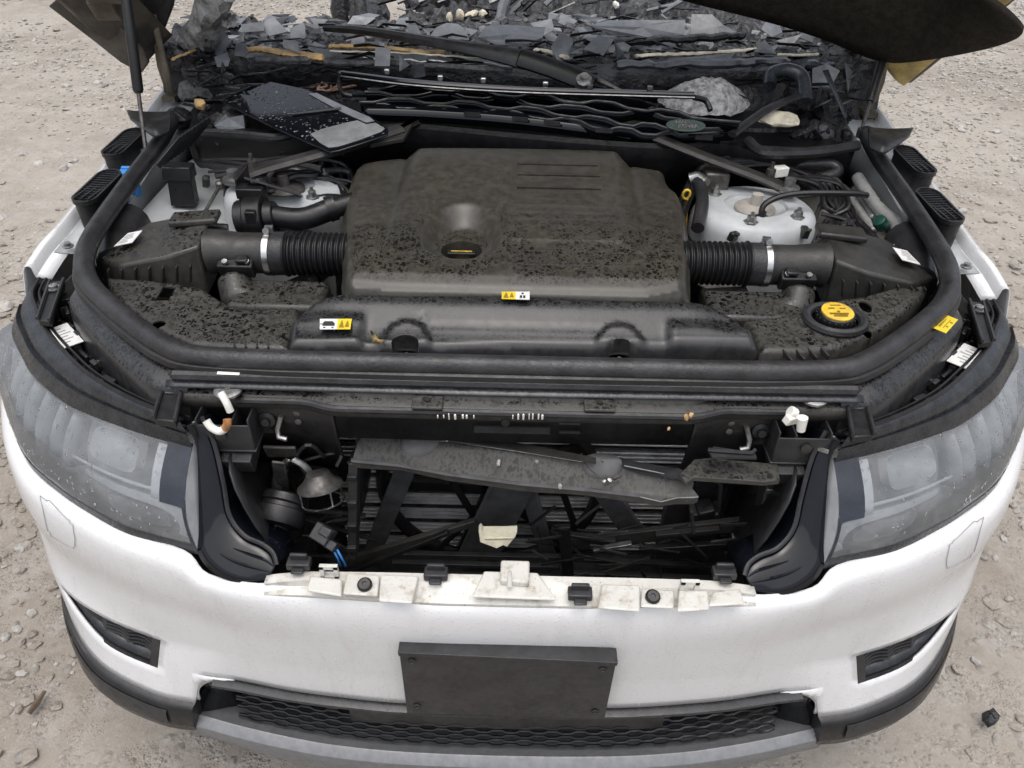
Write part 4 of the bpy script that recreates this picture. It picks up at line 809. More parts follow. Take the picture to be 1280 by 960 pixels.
# ------------------------------------------------------------------ slam panel across the front
b = MB(); xs = np.linspace(-.50, .50, 81)
def slam_row(dy, z, wing): return [V(x, dy + (.020 if wing else 0) * sstep(abs(x), .25, .31) + .004 * sstep(abs(x), .0, .5), z - wing * sstep(abs(x), .25, .31)) for x in xs]
b.grid([slam_row(.230, .950, 0), slam_row(.224, .952, 0), slam_row(.219, .947, 0), slam_row(.213, .938, .001), slam_row(.205, .936, .001), slam_row(.202, .931, .002), slam_row(.186, .929, .003), slam_row(.181, .925, .004), slam_row(.179, .914, .006)])
SLAM = b.build('slam_panel', 'spotted', CAR, solid=.003, angle=40)
b = MB(); b.grid([slam_row(.181, .915, .006), slam_row(.190, .905, .008), slam_row(.195, .86, .001)]); b.build('panel_face', 'plastic', SLAM, solid=.002)
b = MB(); b.tube([V(x, .2185 + .003 * (2 * x) ** 2, .949) for x in np.linspace(-.49, .49, 41)], .0085, 8); b.build('panel_seal', 'rubber', SLAM)
b = MB(); b.grid([slam_row(.2125, .9445, 0), slam_row(.206, .9385, 0), slam_row(.204, .9368, 0)]); b.build('panel_ledge', 'piano_trim', SLAM, solid=.0015)
b = MB(); b.tube([V(x, .183 + .003 * (2 * x) ** 2 + .020 * float(sstep(abs(x), .25, .31)), .924 - .005 * float(sstep(abs(x), .25, .31))) for x in np.linspace(-.40, .40, 61)], .0055, 8); b.build('panel_lip', 'plastic_grey', SLAM)
for u, v in ((535, 500), (749, 503)):
    b = MB(); p = W(u, v, .934); b.box(p + V(0, -.002, -.0005), (.044, .034, .005)); BR = b.build('grille_bracket', 'spotted_crash', SLAM, bevel=.002)
    b = MB(); b.lathe([(.0045, 0), (.0045, .002)], p + V(0, -.004, .003), n=10); b.build('bracket_hole', 'dark_void', SLAM)
for u, v in ((285, 488), (1017, 497)):
    b = MB(); b.lathe([(.020, -.002), (.020, .0015), (.016, .003), (.012, .003)], W(u, v, .935), n=16); b.lathe([(.004, .0), (.004, .0045)], W(u, v, .935), n=8); b.build('locating_boss', 'zinc', SLAM)
for u0, u1 in ((548, 592), (642, 678)):                        # run of pale drips on the lip
    for k in range(7):
        b = MB(); t = k / 6; p = WY(u0 + (u1 - u0) * t + random.uniform(-1.5, 1.5), 519 + random.uniform(-.5, .5), .176); b.box(p + V(0, -.0035, 0), (.0012 + .0022 * random.random() ** 2, .0025, .006 + .008 * random.random()), (.15, 0, random.uniform(-.1, .1))); b.build('pale_drip', 'white_plastic', SLAM, bevel=.001)
b = MB(); b.box(WY(640, 537, .186), (.11, .004, .012)); b.lathe([(.006, 0), (.006, .003)], WY(632, 528, .180), (0, -1, 0), 12); b.box(WY(712, 529, .181), (.03, .003, .004)); b.box(WY(712, 540, .187), (.03, .003, .004)); b.build('panel_slot', 'dark_void', SLAM)
b = MB(); b.tube([W(272, 466, .957), W(300, 467, .957)], .0035, 6, flat=.5); b.build('paint_chip', 'white_plastic', SLAM)
# wings of the panel: recess walls, latch plates, connector boxes with white stubs
for s in (0, 1):
    b = MB(s); q = [(-.50, .225), (-.46, .222), (-.435, .22), (-.40, .217), (-.36, .215), (-.32, .212), (-.29, .206), (-.26, .196)]; q = spl([(x, y, .908) for x, y in q], 5)
    b.grid([[p + V(0, .03, .0) for p in q], q, [p + V(0, -.004, -.008) for p in q], [p + V(0, .004, -.055) for p in q], [p + V(0, .03, -.15) for p in q]]); WNG = b.build('front_wing_panel', 'plastic', CAR, solid=.003)
    c = W(378, 517, .885) + V(0, -.004, 0)
    b = MB(s); hexp = [(-.035, .004), (-.018, .020), (.012, .022), (.034, .008), (.024, -.012), (-.022, -.014)]; b.prism([c + V(x, -.004 - .2 * y_, y_ * 1.15) for x, y_ in hexp], (0, .006, .0)); LT = b.build('latch_plate', 'zinc', WNG, bevel=.001)
    b = MB(s); b.tube([c + V(-.028, -.008, .004), c + V(-.036, -.012, -.018), c + V(-.034, -.018, -.028), c + V(-.022, -.020, -.030)], .004, 8); b.build('latch_hook', 'zinc', WNG); b = MB(s); b.tube([c + V(.026, -.006, .006), c + V(.055, -.008, -.004), c + V(.062, -.006, -.008)], .004, 8); b.build('latch_rod', 'zinc', WNG)
    for dx, dz in ((-.004, .010), (-.004, -.006), (.020, .004)):
        b = MB(s); b.lathe([(.005, 0), (.005, .003), (.002, .004)], c + V(dx, -.006, dz), (0, -1, .2), 10); b.build('latch_rivet', 'dull_metal', WNG)
    # open connector box
    c = W(290, 528, .875) + V(0, -.002, 0); b = MB(s)
    b.box(c + V(0, -.028, -.004), (.075, .003, .05)); b.box(c + V(-.037, -.008, .004), (.003, .042, .055)); b.box(c + V(.037, -.008, .004), (.003, .042, .055)); b.box(c + V(.012, -.008, .006), (.003, .040, .04)); b.box(c + V(0, -.008, -.028), (.08, .045, .004)); b.box(c + V(0, .014, 0), (.11, .004, .06)); b.box(c + V(.002, -.014, -.045), (.06, .05, .03), (.3, 0, 0))
    CB = b.build('connector_box', 'plastic_grey', CAR, bevel=.0015)
    b = MB(s); b.lathe([(.013, 0), (.013, .006), (.007, .008), (.006, .014)], c + V(.052, .008, .004), (0, -1, .2), 14); b.build('mount_bush', 'plastic', CB)
    b = MB(s); b.lathe([(.008, 0), (.008, .003), (.005, .004)], c + V(-.005, -.031, .004), (0, -1, .1), 14); b.build('box_boss', 'plastic_dusty', CB)
    if s == 0:
        b = MB(); b.tube(spl([WY(276, 491, .19), WY(283, 503, .182), WY(288, 514, .18)], 4), [.0055] * 9, 10); b.build('snapped_stub', 'white_plastic', CB)
        b = MB(); b.tube(spl([WY(258, 526, .165), WY(264, 534, .162), WY(274, 539, .16), WY(281, 536, .16)], 5), [.0058] * 16, 10); b.build('snapped_stub', 'white_plastic', CB)
        b = MB(); b.tube(spl([WY(281, 536, .16), WY(284, 530, .162), WY(284, 524, .165)], 4), [.0058] * 9, 10); b.build('rusty_stub', 'rust', CB)
    else:
        b = MB(); b.tube([WY(987, 514, .185), WY(994, 518, .185)], .009, 10); b.box(WY(989, 524, .18), (.022, .012, .014), (.2, .2, .5)); b.build('snapped_stub', 'white_plastic', CB, bevel=.002)
        b = MB(); b.tube([WY(1003, 522, .162), WY(1001, 538, .16)], [.008, .006], 10); b.build('snapped_stub', 'white_plastic', CB)
        b = MB(); q = [W(u, v, .88) for u, v in ((1020, 560), (1022, 537), (1030, 535), (1040, 545), (1036, 565))]; b.prism(q, (0, 0, -.004)); b.lathe([(.009, 0), (.009, .002), (.005, .003)], W(1030, 543, .881), n=12); b.build('bracket_tab', 'zinc', CB)
    # side duct wall between lamp and cooling pack
    b = MB(s); b.grid([[V(-.415, .16, .85), V(-.40, .12, .83), V(-.37, .10, .76), V(-.345, .085, .72)], [V(-.42, .22, .83), V(-.41, .2, .78), V(-.38, .2, .70), V(-.35, .2, .62)], [V(-.44, .34, .82), V(-.43, .34, .75), V(-.41, .34, .66), V(-.39, .34, .5)]]); b.build('side_duct', 'plastic', CAR, solid=.003, sub=1)

# ------------------------------------------------------------------ cooling pack: core with fins, frame, braces
b = MB(); b.box((0, .405, .60), (.80, .04, .50)); CORE = b.build('radiator_core', 'dark_void', CAR)
for k in range(44):
    b = MB(); b.box((0, .377, .40 + k * .0102), (.66, .012, .0022)); b.build('fin', 'fin' if k % 4 else 'dull_metal', CORE)
b = MB()
cx, cy, cz = -.04, .352, .60; b.tube([V(cx + .20 * math.cos(a), cy, cz + .20 * math.sin(a)) for a in np.linspace(0, 2 * math.pi, 49)[:-1]], .012, 8, closed=True)
for a in (.6, 1.9, 3.1, 4.4, 5.5): b.box(V(cx + .10 * math.cos(a), cy, cz + .10 * math.sin(a)), (.2, .012, .020), (0, -a, 0))
b.build('fan_guard', 'plastic', CORE)
b = MB()
def beam(b, u0, v0, y0, u1, v1, y1, w_, t=.012):
    p, q = WY(u0, v0, y0), WY(u1, v1, y1); d = (q - p).normalized(); s_ = d.cross(V(0, 1, 0)).normalized() * w_ / 2
    b.prism([p + s_, q + s_, q - s_, p - s_], (0, t, 0))
for a in ((512, 575, .26, 462, 700, .30, .034), (648, 596, .27, 596, 700, .30, .075), (745, 600, .26, 800, 680, .30, .042), (655, 600, .28, 690, 712, .31, .03)):
    b = MB(); beam(b, *a); b.build('duct_brace', 'brace', CAR, bevel=.003)
for a in ((560, 595, .33, 620, 690, .33, .012), (600, 640, .33, 545, 690, .33, .010), (702, 612, .33, 730, 690, .33, .012)):
    b = MB(); beam(b, *a, .006); b.build('shutter_link', 'plastic', CAR)
# air-guide frame: notched uprights, right shelf, broken top rail with two domes
for s, (u0, v0, u1, v1) in ((0, (441, 580, 440, 700)), (1, (965, 600, 945, 690))):
    b = MB(); p, q = WY(u0, v0, .20), WY(u1, v1, .16)
    b.prism([p + V(-.007, 0, 0), p + V(.007, 0, 0), q + V(.007, 0, 0), q + V(-.007, 0, 0)], (0, .03, 0)); UPR = b.build('guide_upright', 'plastic_dusty', CAR, bevel=.0015)
    for t in (.12, .38, .62, .86):
        b = MB(); b.box(p.lerp(q, t) + V(0, -.003, 0), (.015, .008, .010)); b.build('upright_notch', 'zinc' if s else 'plastic_grey', UPR, bevel=.001)
    b = MB(); b.grid([[p + V(0, .03, 0), q + V(0, .03, 0)], [p + V((.012 if s else -.012), .16, .01), q + V(.0, .2, 0)]]); b.build('guide_cheek', 'plastic', UPR, solid=.003)
rail = [(446, 546, .838), (452, 541, .84), (500, 545, .84), (560, 553, .838), (640, 564, .836), (720, 577, .832), (790, 586, .83), (845, 597, .828), (868, 600, .826), (866, 608, .82), (874, 618, .812), (868, 622, .808), (846, 622, .808), (828, 626, .806), (800, 621, .806), (740, 614, .806), (650, 606, .806), (560, 594, .806), (500, 583, .806), (440, 577, .806)]
rp2 = XY(*rail); rz = np.array([W(*q) for q in rail]); dm = [W(525, 553, .835), W(752, 585, .826)]
RF = [W(440, 577, .806).y, W(560, 594, .806).y, W(740, 614, .806).y, W(868, 622, .808).y]
def rail_h(x, y, ed, dome=0):
    z = np.interp(y - np.interp(x, [-.24, -.1, .1, .27], RF), [0, .035], [.806, .838]) + .0008 * fbm(x, y, 25, 3)
    return z
b = MB(); sheet(b, rp2, rail_h, .006, skirt=.012); RAIL = b.build('broken_guide_rail', 'spotted_crash', CAR, angle=45)
for d in dm:
    b = MB(); hz = lambda x, y: float(rail_h(np.array([x]), np.array([y]), np.array([.02]))[0]); ringd = lambda k, dz: [V(d.x + .030 * k * math.cos(a), d.y + .017 * k * math.sin(a), hz(d.x + .030 * k * math.cos(a), d.y + .017 * k * math.sin(a)) + dz) for a in np.linspace(0, 2 * math.pi, 25)[:-1]]
    b.grid([ringd(1, 0), ringd(.96, .0025), ringd(.8, .004), ringd(.4, .005), ringd(.05, .005)], closed=True); b.build('rail_dome', 'brace', RAIL, angle=40)
for pts in ([(440, 577), (500, 583), (560, 594), (650, 606), (740, 614), (800, 621), (828, 626)],): b = MB(); b.tube([W(u, v - 2, .806) + V(0, -.002, .001) for u, v in pts], .0035, 6); b.build('rail_lip', 'brace', RAIL)
for pts, m in (([(558, 551), (600, 557), (660, 566), (728, 577)], 'zinc'), ([(728, 577), (738, 588), (752, 598), (764, 601), (776, 596), (778, 584)], 'dull_metal'), ([(780, 582), (820, 590), (866, 601)], 'zinc'), ([(452, 541), (500, 545), (552, 552)], 'dull_metal'), ([(800, 621), (826, 627), (846, 622), (872, 621)], 'zinc')):
    b = MB(); b.tube([W(u, v, .838 if v < 600 else .81) + V(0, -.002, .002) for u, v in pts], .0011, 5); b.build('torn_edge', m, RAIL)
b = MB(); q = [W(u, v, .848) for u, v in ((553, 540), (570, 533), (640, 547), (640, 552), (720, 567), (745, 572), (745, 578), (640, 561), (560, 550))]; b.prism(q, (0, 0, -.003)); b.build('cracked_flange', 'plastic_dusty', RAIL)
b = MB(); q = [W(u, v, .835) for u, v in ((775, 572), (800, 578), (850, 586), (872, 596), (860, 600), (800, 590), (778, 583))]; b.prism(q, (0, 0, -.003)); b.build('cracked_flange', 'plastic_grey', RAIL)
for k, (u, v) in enumerate(((623, 579), (670, 577), (700, 608), (755, 601), (762, 600))):
    b = MB(); b.rock(W(u, v, .828), (.006, .004, .003), 1, .3); b.build('pale_crumb', 'white_plastic' if k > 2 else 'stone_c', RAIL)
b = MB(); b.prism([W(u, v, .845) for u, v in ((850, 592), (868, 574), (888, 572), (972, 580), (975, 600), (955, 602), (868, 596), (858, 604))], (0, 0, -.009)); SHELF = b.build('guide_shelf', 'spotted_crash', CAR, bevel=.001)
b = MB(); b.prism([W(u, v, .875) for u, v in ((885, 562), (893, 558), (944, 566), (946, 572), (890, 571))], (0, 0, -.004)); b.tube([W(885, 562, .878), W(892, 563, .878), W(940, 566, .878), W(944, 562, .88)], .003, 6); b.build('shelf_clip', 'plastic_grey', SHELF)
b = MB(); b.box(V(0, .245, .875), (.60, .03, .035)); b.box(V(.12, .225, .862), (.36, .02, .03)); b.build('upper_crossmember', 'plastic', CAR, bevel=.004)
b = MB(); b.box(WY(862, 650, .30), (.10, .02, .20), (0, .0, 0)); b.tube([WY(893, 600, .24), WY(901, 606, .24), WY(897, 655, .24)], .004, 6); b.build('side_baffle', 'plastic_grey', CAR, bevel=.004)
# lower bars, rails and loose splinters of the shutter
for u, v, r in ((858, 522, .005), (864, 519, .004), (836, 536, .003)):
    b = MB(); random.seed(int(u * 3)); b.rock(WY(u, v, .172), (r, r * .7, r * .6), 2, .3); b.build('dirt_crumb', 'tan_strip', SLAM)
rd = random.Random(4)
for u0, v0, u1, v1, y, w_, m in ((432, 704, 595, 655, .20, .013, 'plastic_dusty'), (440, 716, 560, 668, .19, .008, 'plastic'), (470, 695, 700, 700, .25, .012, 'plastic_grey'), (490, 706, 700, 711, .24, .008, 'plastic_grey'), (480, 720, 700, 724, .23, .008, 'plastic_grey'), (700, 700, 905, 712, .24, .008, 'plastic_grey'), (705, 718, 930, 728, .23, .008, 'plastic_grey'), (700, 684, 940, 656, .22, .028, 'plastic_dusty'),
                                  (690, 668, 770, 678, .21, .006, 'plastic_grey'), (690, 662, 745, 680, .215, .005, 'plastic'), (742, 690, 790, 682, .20, .006, 'zinc'), (820, 671, 900, 664, .21, .007, 'plastic_dusty'), (865, 640, 867, 668, .20, .005, 'dull_metal'), (917, 672, 916, 690, .19, .004, 'zinc'), (705, 660, 712, 740, .20, .020, 'plastic'), (800, 690, 930, 682, .20, .012, 'plastic')):
    b = MB(); beam(b, u0, v0, y, u1, v1, y, w_, .010); b.build('shutter_bar', m, CAR, bevel=.001)
for k in range(46):
    u, v = rd.uniform(655, 935), rd.uniform(655, 735); l = rd.uniform(10, 60); a = rd.gauss(.05, .35) + (1.3 if rd.random() < .15 else 0); b = MB(); y = rd.uniform(.17, .24)
    beam(b, u, v, y, u + l * math.cos(a), v + l * math.sin(a), y + rd.uniform(-.01, .01), rd.uniform(.002, .0045), .003); b.build('plastic_splinter', rd.choice(('plastic', 'plastic_grey', 'plastic_dusty', 'dull_metal')), CAR)
b = MB(); b.box((0, .30, .40), (.72, .10, .06)); b.box((0, .22, .40), (.80, .06, .10)); b.build('bumper_beam', 'dark_void', CAR, bevel=.01)
# horns, connector and wiring on the left of the opening
HORN = empty('horn', WY(350, 645, .16) - wloc(CAR)); HORN.parent = CAR
c = WY(352, 640, .17); ax = V(-.15, -.75, -.45).normalized()
b = MB(); b.lathe([(.030, -.03), (.036, -.026), (.038, -.015), (.034, -.012), (.034, -.006), (.039, -.004), (.039, .012), (.036, .020), (.020, .024), (.018, .030), (0, .030)], c, ax, 26); b.build('horn_body', 'plastic', HORN, angle=40)
b = MB(); b.box(c + V(.0, .03, .05), (.020, .005, .09), (.3, .15, 0)); b.box(c + V(.005, .04, .092), (.05, .006, .03), (.3, 0, 0)); b.build('horn_bracket', 'dull_metal', HORN, bevel=.002)
HORN2 = empty('horn', WY(402, 608, .18) - wloc(CAR)); HORN2.parent = CAR
c2 = WY(400, 606, .19); ax2 = V(.15, -.35, -.9).normalized()
b = MB(); b.lathe([(.012, -.022), (.018, -.020), (.022, -.012), (.028, -.005), (.035, .0), (.036, .004), (.031, .004), (.018, -.004), (.010, -.010)], c2, ax2, 26); b.build('horn_bell', 'dull_metal', HORN2, angle=40)
b = MB(); b.tube([c2 + ax2 * .028 + (ax2.orthogonal().normalized() * .033 * math.cos(a) + ax2.cross(ax2.orthogonal().normalized()) * .033 * math.sin(a)) for a in np.linspace(0, 2 * math.pi, 25)[:-1]], .0015, 5, closed=True)
for a in (.3, 1.7, 3.2, 4.8):
    r_ = ax2.orthogonal().normalized() * math.cos(a) + ax2.cross(ax2.orthogonal().normalized()) * math.sin(a); b.tube([c2 + ax2 * .003 + r_ * .033, c2 + ax2 * .028 + r_ * .033], .0013, 5)
b.build('wire_guard', 'bright_metal', HORN2)
for q in ([(364, 572), (352, 582), (346, 600), (348, 618)], [(364, 572), (378, 580), (388, 592), (396, 602)]):
    P = spl([WY(u, v, .21) for u, v in q], 5); b = MB(); b.grid([[p + V(-.006, 0, -.002) for p in P], [p + V(0, -.004, 0) for p in P], [p + V(.007, 0, .002) for p in P]]); b.build('horn_bracket', 'zinc', HORN2, solid=.003)
c = WY(404, 668, .10); b = MB(); b.box(c, (.030, .026, .020), (.6, .15, -.5)); b.box(c + V(.006, -.004, .010), (.018, .014, .010), (.6, .15, -.5)); b.box(c + V(.014, -.012, -.010), (.018, .014, .018), (.6, .15, -.5)); PLUG = b.build('loose_plug', 'plastic_grey', CAR, bevel=.002)
for k, m in enumerate(('blue_plastic', 'plastic', 'blue_plastic')):
    b = MB(); b.tube(spl([c + V(.016 + .003 * k, -.016, -.014), c + V(.022 + .003 * k, -.02, -.03), c + V(.020 + .004 * k, -.01, -.06), c + V(.01, .02, -.09)], 5), .0016, 6); b.build('plug_wire', m, PLUG)
for k in range(12):
    b = MB(); u, v = rd.uniform(300, 430), rd.uniform(560, 690); y = rd.uniform(.2, .27); p = WY(u, v, y); b.tube(spl([p, p + V(rd.uniform(-.05, .05), rd.uniform(-.02, .02), rd.uniform(-.04, .04)), p + V(rd.uniform(-.09, .09), .02, rd.uniform(-.1, .02))], 5), rd.uniform(.0015, .005), 6); b.build('harness_wire', rd.choice(('plastic', 'plastic_grey', 'plastic_grey')), CAR)
for k in range(16):
    b = MB(); sd_ = k % 2; u, v = (rd.uniform(290, 430) if sd_ else rd.uniform(880, 1000)), rd.uniform(545, 690); p = WY(u, v, rd.uniform(.22, .3)); b.box(p, (rd.uniform(.02, .06), .03, rd.uniform(.02, .06)), (rd.uniform(-.4, .4), rd.uniform(-.4, .4), rd.uniform(-.4, .4))); b.build('duct_block', rd.choice(('plastic', 'plastic', 'plastic_grey')), CAR, bevel=.003)

# ------------------------------------------------------------------ scuttle: cowl tray, charred bulkhead and dashboard
b = MB(); q = [(240, 168, 1.01), (300, 166, 1.02), (420, 172, 1.03), (500, 160, 1.045), (640, 172, 1.045), (760, 182, 1.045), (850, 186, 1.04), (900, 180, 1.035), (930, 186, 1.03), (1000, 190, 1.03), (1070, 184, 1.03)]
q = spl([W(*p) for p in q], 5)
b.grid([[p + V(0, .02, -.10) for p in q], [p + V(0, .0, -.02) for p in q], q, [p + V(0, .012, .006) for p in q], [p + V(0, .03, -.004) for p in q], [p + V(0, .08, -.03) for p in q], [p + V(0, .2, -.03) for p in q]]); b.build('cowl_tray', 'plastic', CAR, solid=.003, angle=50)
b = MB(); q = spl([W(*p) for p in ((238, 172, 1.03), (250, 166, 1.035), (300, 168, 1.035), (345, 172, 1.035), (372, 166, 1.04))], 5); b.tube(q, .009, 8); b.build('cowl_seal', 'rubber', CAR)
b = MB(); q = spl([W(*p) for p in ((935, 176, 1.045), (948, 188, 1.04), (965, 192, 1.04), (1020, 190, 1.035), (1072, 182, 1.035))], 5); b.tube(q, .011, 8); b.build('cowl_seal', 'rubber', CAR)
b = MB(); q = [W(u, v, z) for u, v, z in ((505, 172, 1.05), (520, 146, 1.065), (524, 148, 1.065), (470, 176, 1.05), (462, 180, 1.05))]; b.prism(q, (0, 0, -.01)); b.build('cowl_corner', 'plastic_dusty', CAR, bevel=.002)
nx, ny = 300, 200; xs = np.linspace(-.86, .86, nx); ys = np.linspace(1.10, 2.5, ny); X, Y = np.meshgrid(xs, ys)
Z = np.interp(Y, [1.10, 1.17, 1.22, 1.245, 1.28, 1.34, 1.40, 1.6, 1.8, 1.95, 2.1, 2.5], [.90, .92, .98, 1.055, 1.082, 1.092, 1.092, 1.085, 1.07, 1.02, .95, .85])
Z = Z + np.where(np.abs(X) > .72, .04 * sstep(np.abs(X), .70, .80) * (1 - sstep(Y, 1.5, 1.7)), 0) + .10 * sstep(X, -.45, -.2) * sstep(Y, 1.85, 2.1) * (1 - sstep(X, .75, .86))
amp = .25 + .75 * sstep(Y, 1.3, 1.45) + .6 * (np.abs(X) > .62) + .8 * sstep(Y, 1.7, 1.9)
Z = Z + amp * (.018 * fbm(X, Y, 9, 4, .6) + .010 * np.abs(fbm(X + 3, Y, 28, 3, .6))) - .25 * sstep(-X, .42, .6) * sstep(Y, 1.72, 1.82)
b = MB(); b.grid([[(X[i, j], Y[i, j], Z[i, j]) for j in range(nx)] for i in range(ny)]); DASH = b.build('charred_dashboard', 'char', CAR, recalc=False, angle=180)
def zat(x, y): i = min(ny - 1, max(0, int((y - 1.10) / 1.4 * (ny - 1)))); j = min(nx - 1, max(0, int((x + .86) / 1.72 * (nx - 1)))); return Z[i, j]
# lip of the bulkhead and the unburnt strips of sealant showing along it
b = MB(); q = spl([W(*p) for p in ((300, 84, 1.095), (400, 84, 1.095), (520, 92, 1.09), (640, 100, 1.085), (760, 104, 1.085), (860, 97, 1.09), (970, 92, 1.095), (1040, 96, 1.09))], 8)
b.grid([[p + V(0, .09, .018) for p in q], [p + V(0, .03, .014) for p in q], [p + V(0, 0, .006) for p in q], [p + V(0, -.004, -.012) for p in q], [p + V(0, .03, -.10) for p in q]]); b.build('bulkhead_lip', 'char', CAR, solid=.004)
for pts, m, r in (([(308, 63), (330, 62), (352, 66), (378, 69), (404, 72)], 'tan_strip', .020), ([(412, 58), (440, 58), (480, 60), (520, 64), (556, 66)], 'tan_strip', .016), ([(412, 64), (470, 65), (530, 68), (600, 73), (640, 78)], 'cream_strip', .006), ([(795, 70), (830, 68), (870, 67), (910, 64), (945, 62)], 'cream_strip', .011), ([(972, 68), (990, 69), (1022, 68)], 'cream_strip', .010), ([(670, 62), (690, 66), (708, 72)], 'cream_strip', .014), ([(216, 74), (230, 68), (244, 62)], 'tan_strip', .007)):
    b = MB(); P = spl([W(u, v, 1.125) for u, v in pts], 8); b.tube([p + V(0, .002 * random.uniform(-1, 1), .001 * random.uniform(-1, 1)) for p in P], [r * random.uniform(.62, .72) for _ in P], 8, flat=.5); b.build('sealant_strip', m, CAR)
for pts, r, m in (([(320, 74, 1.12), (450, 78, 1.115), (640, 90, 1.105)], .009, 'char_ash'), ([(770, 82, 1.115), (860, 80, 1.12), (960, 78, 1.12), (1040, 84, 1.11)], .013, 'ash_glass_dark'), ([(730, 52, 1.13), (820, 50, 1.135), (900, 46, 1.14), (930, 44, 1.14)], .012, 'char'), ([(455, 72, 1.11), (560, 78, 1.11), (660, 84, 1.11)], .005, 'zinc')):
    b = MB(); P = spl([W(*p) for p in pts], 10); b.tube([p + V(0, random.uniform(-.004, .004), random.uniform(-.003, .003)) for p in P], [r * random.uniform(.75, 1.2) for _ in P], 8, flat=.8); b.build('burnt_rail', m, CAR)

# windscreen: cracked, ash-grey fragments stuck along the scuttle
WIN = empty('windscreen_remains', V(0, 1.45, 1.12) - wloc(CAR)); WIN.parent = CAR
rd = random.Random(21)
def shard(u, v, z, wp, hp, tilt=32, yaw=0, m='ash_glass', n=None, thick=.0016, curl=.0, poly=None):
    c = W(u, v, z); d = (c - CAM).dot(FW); sc = FPX / d; elev = math.degrees(math.asin((CAM.z - c.z) / (c - CAM).length))
    w_ = wp / sc / 2; h_ = hp / sc / 2 / max(.2, math.sin(R(elev + tilt)))
    Mx = Euler((R(tilt), R(rd.uniform(-6, 6)), R(yaw))).to_matrix(); b = MB(); n = n or rd.choice((3, 4, 4, 5, 5))
    if poly is None:
        a0 = rd.uniform(0, 6); poly = []
        for k in range(n):
            a = a0 + 2 * math.pi * (k + rd.uniform(-.34, .34)) / n; r = rd.uniform(.6, 1.25); poly.append((max(-1, min(1, 1.15 * r * math.cos(a))), max(-1, min(1, 1.15 * r * math.sin(a)))))
    P = [V(x * w_, y * h_, curl * (x * x) * w_ + rd.uniform(-.02, .02) * w_) for x, y in poly]; P = [c + Mx @ p for p in P]; nn = Mx @ V(0, 0, 1)
    cc = sum(P, V(0, 0, 0)) / len(P) + nn * (curl * -.3 * w_ + .002); k = len(P)
    b.add(P + [cc] + [p - nn * thick for p in P], [(i, (i + 1) % k, k) for i in range(k)] + [(i, k + 1 + i, k + 1 + (i + 1) % k, (i + 1) % k) for i in range(k)] + [tuple(range(2 * k, k, -1))])
    return b.build('glass_fragment', m, WIN, smooth=False)
half = [(-1, .1), (-.75, -.5), (-.1, -1), (.0, -.9), (.02, .95), (-.35, .85), (-.8, .6)]
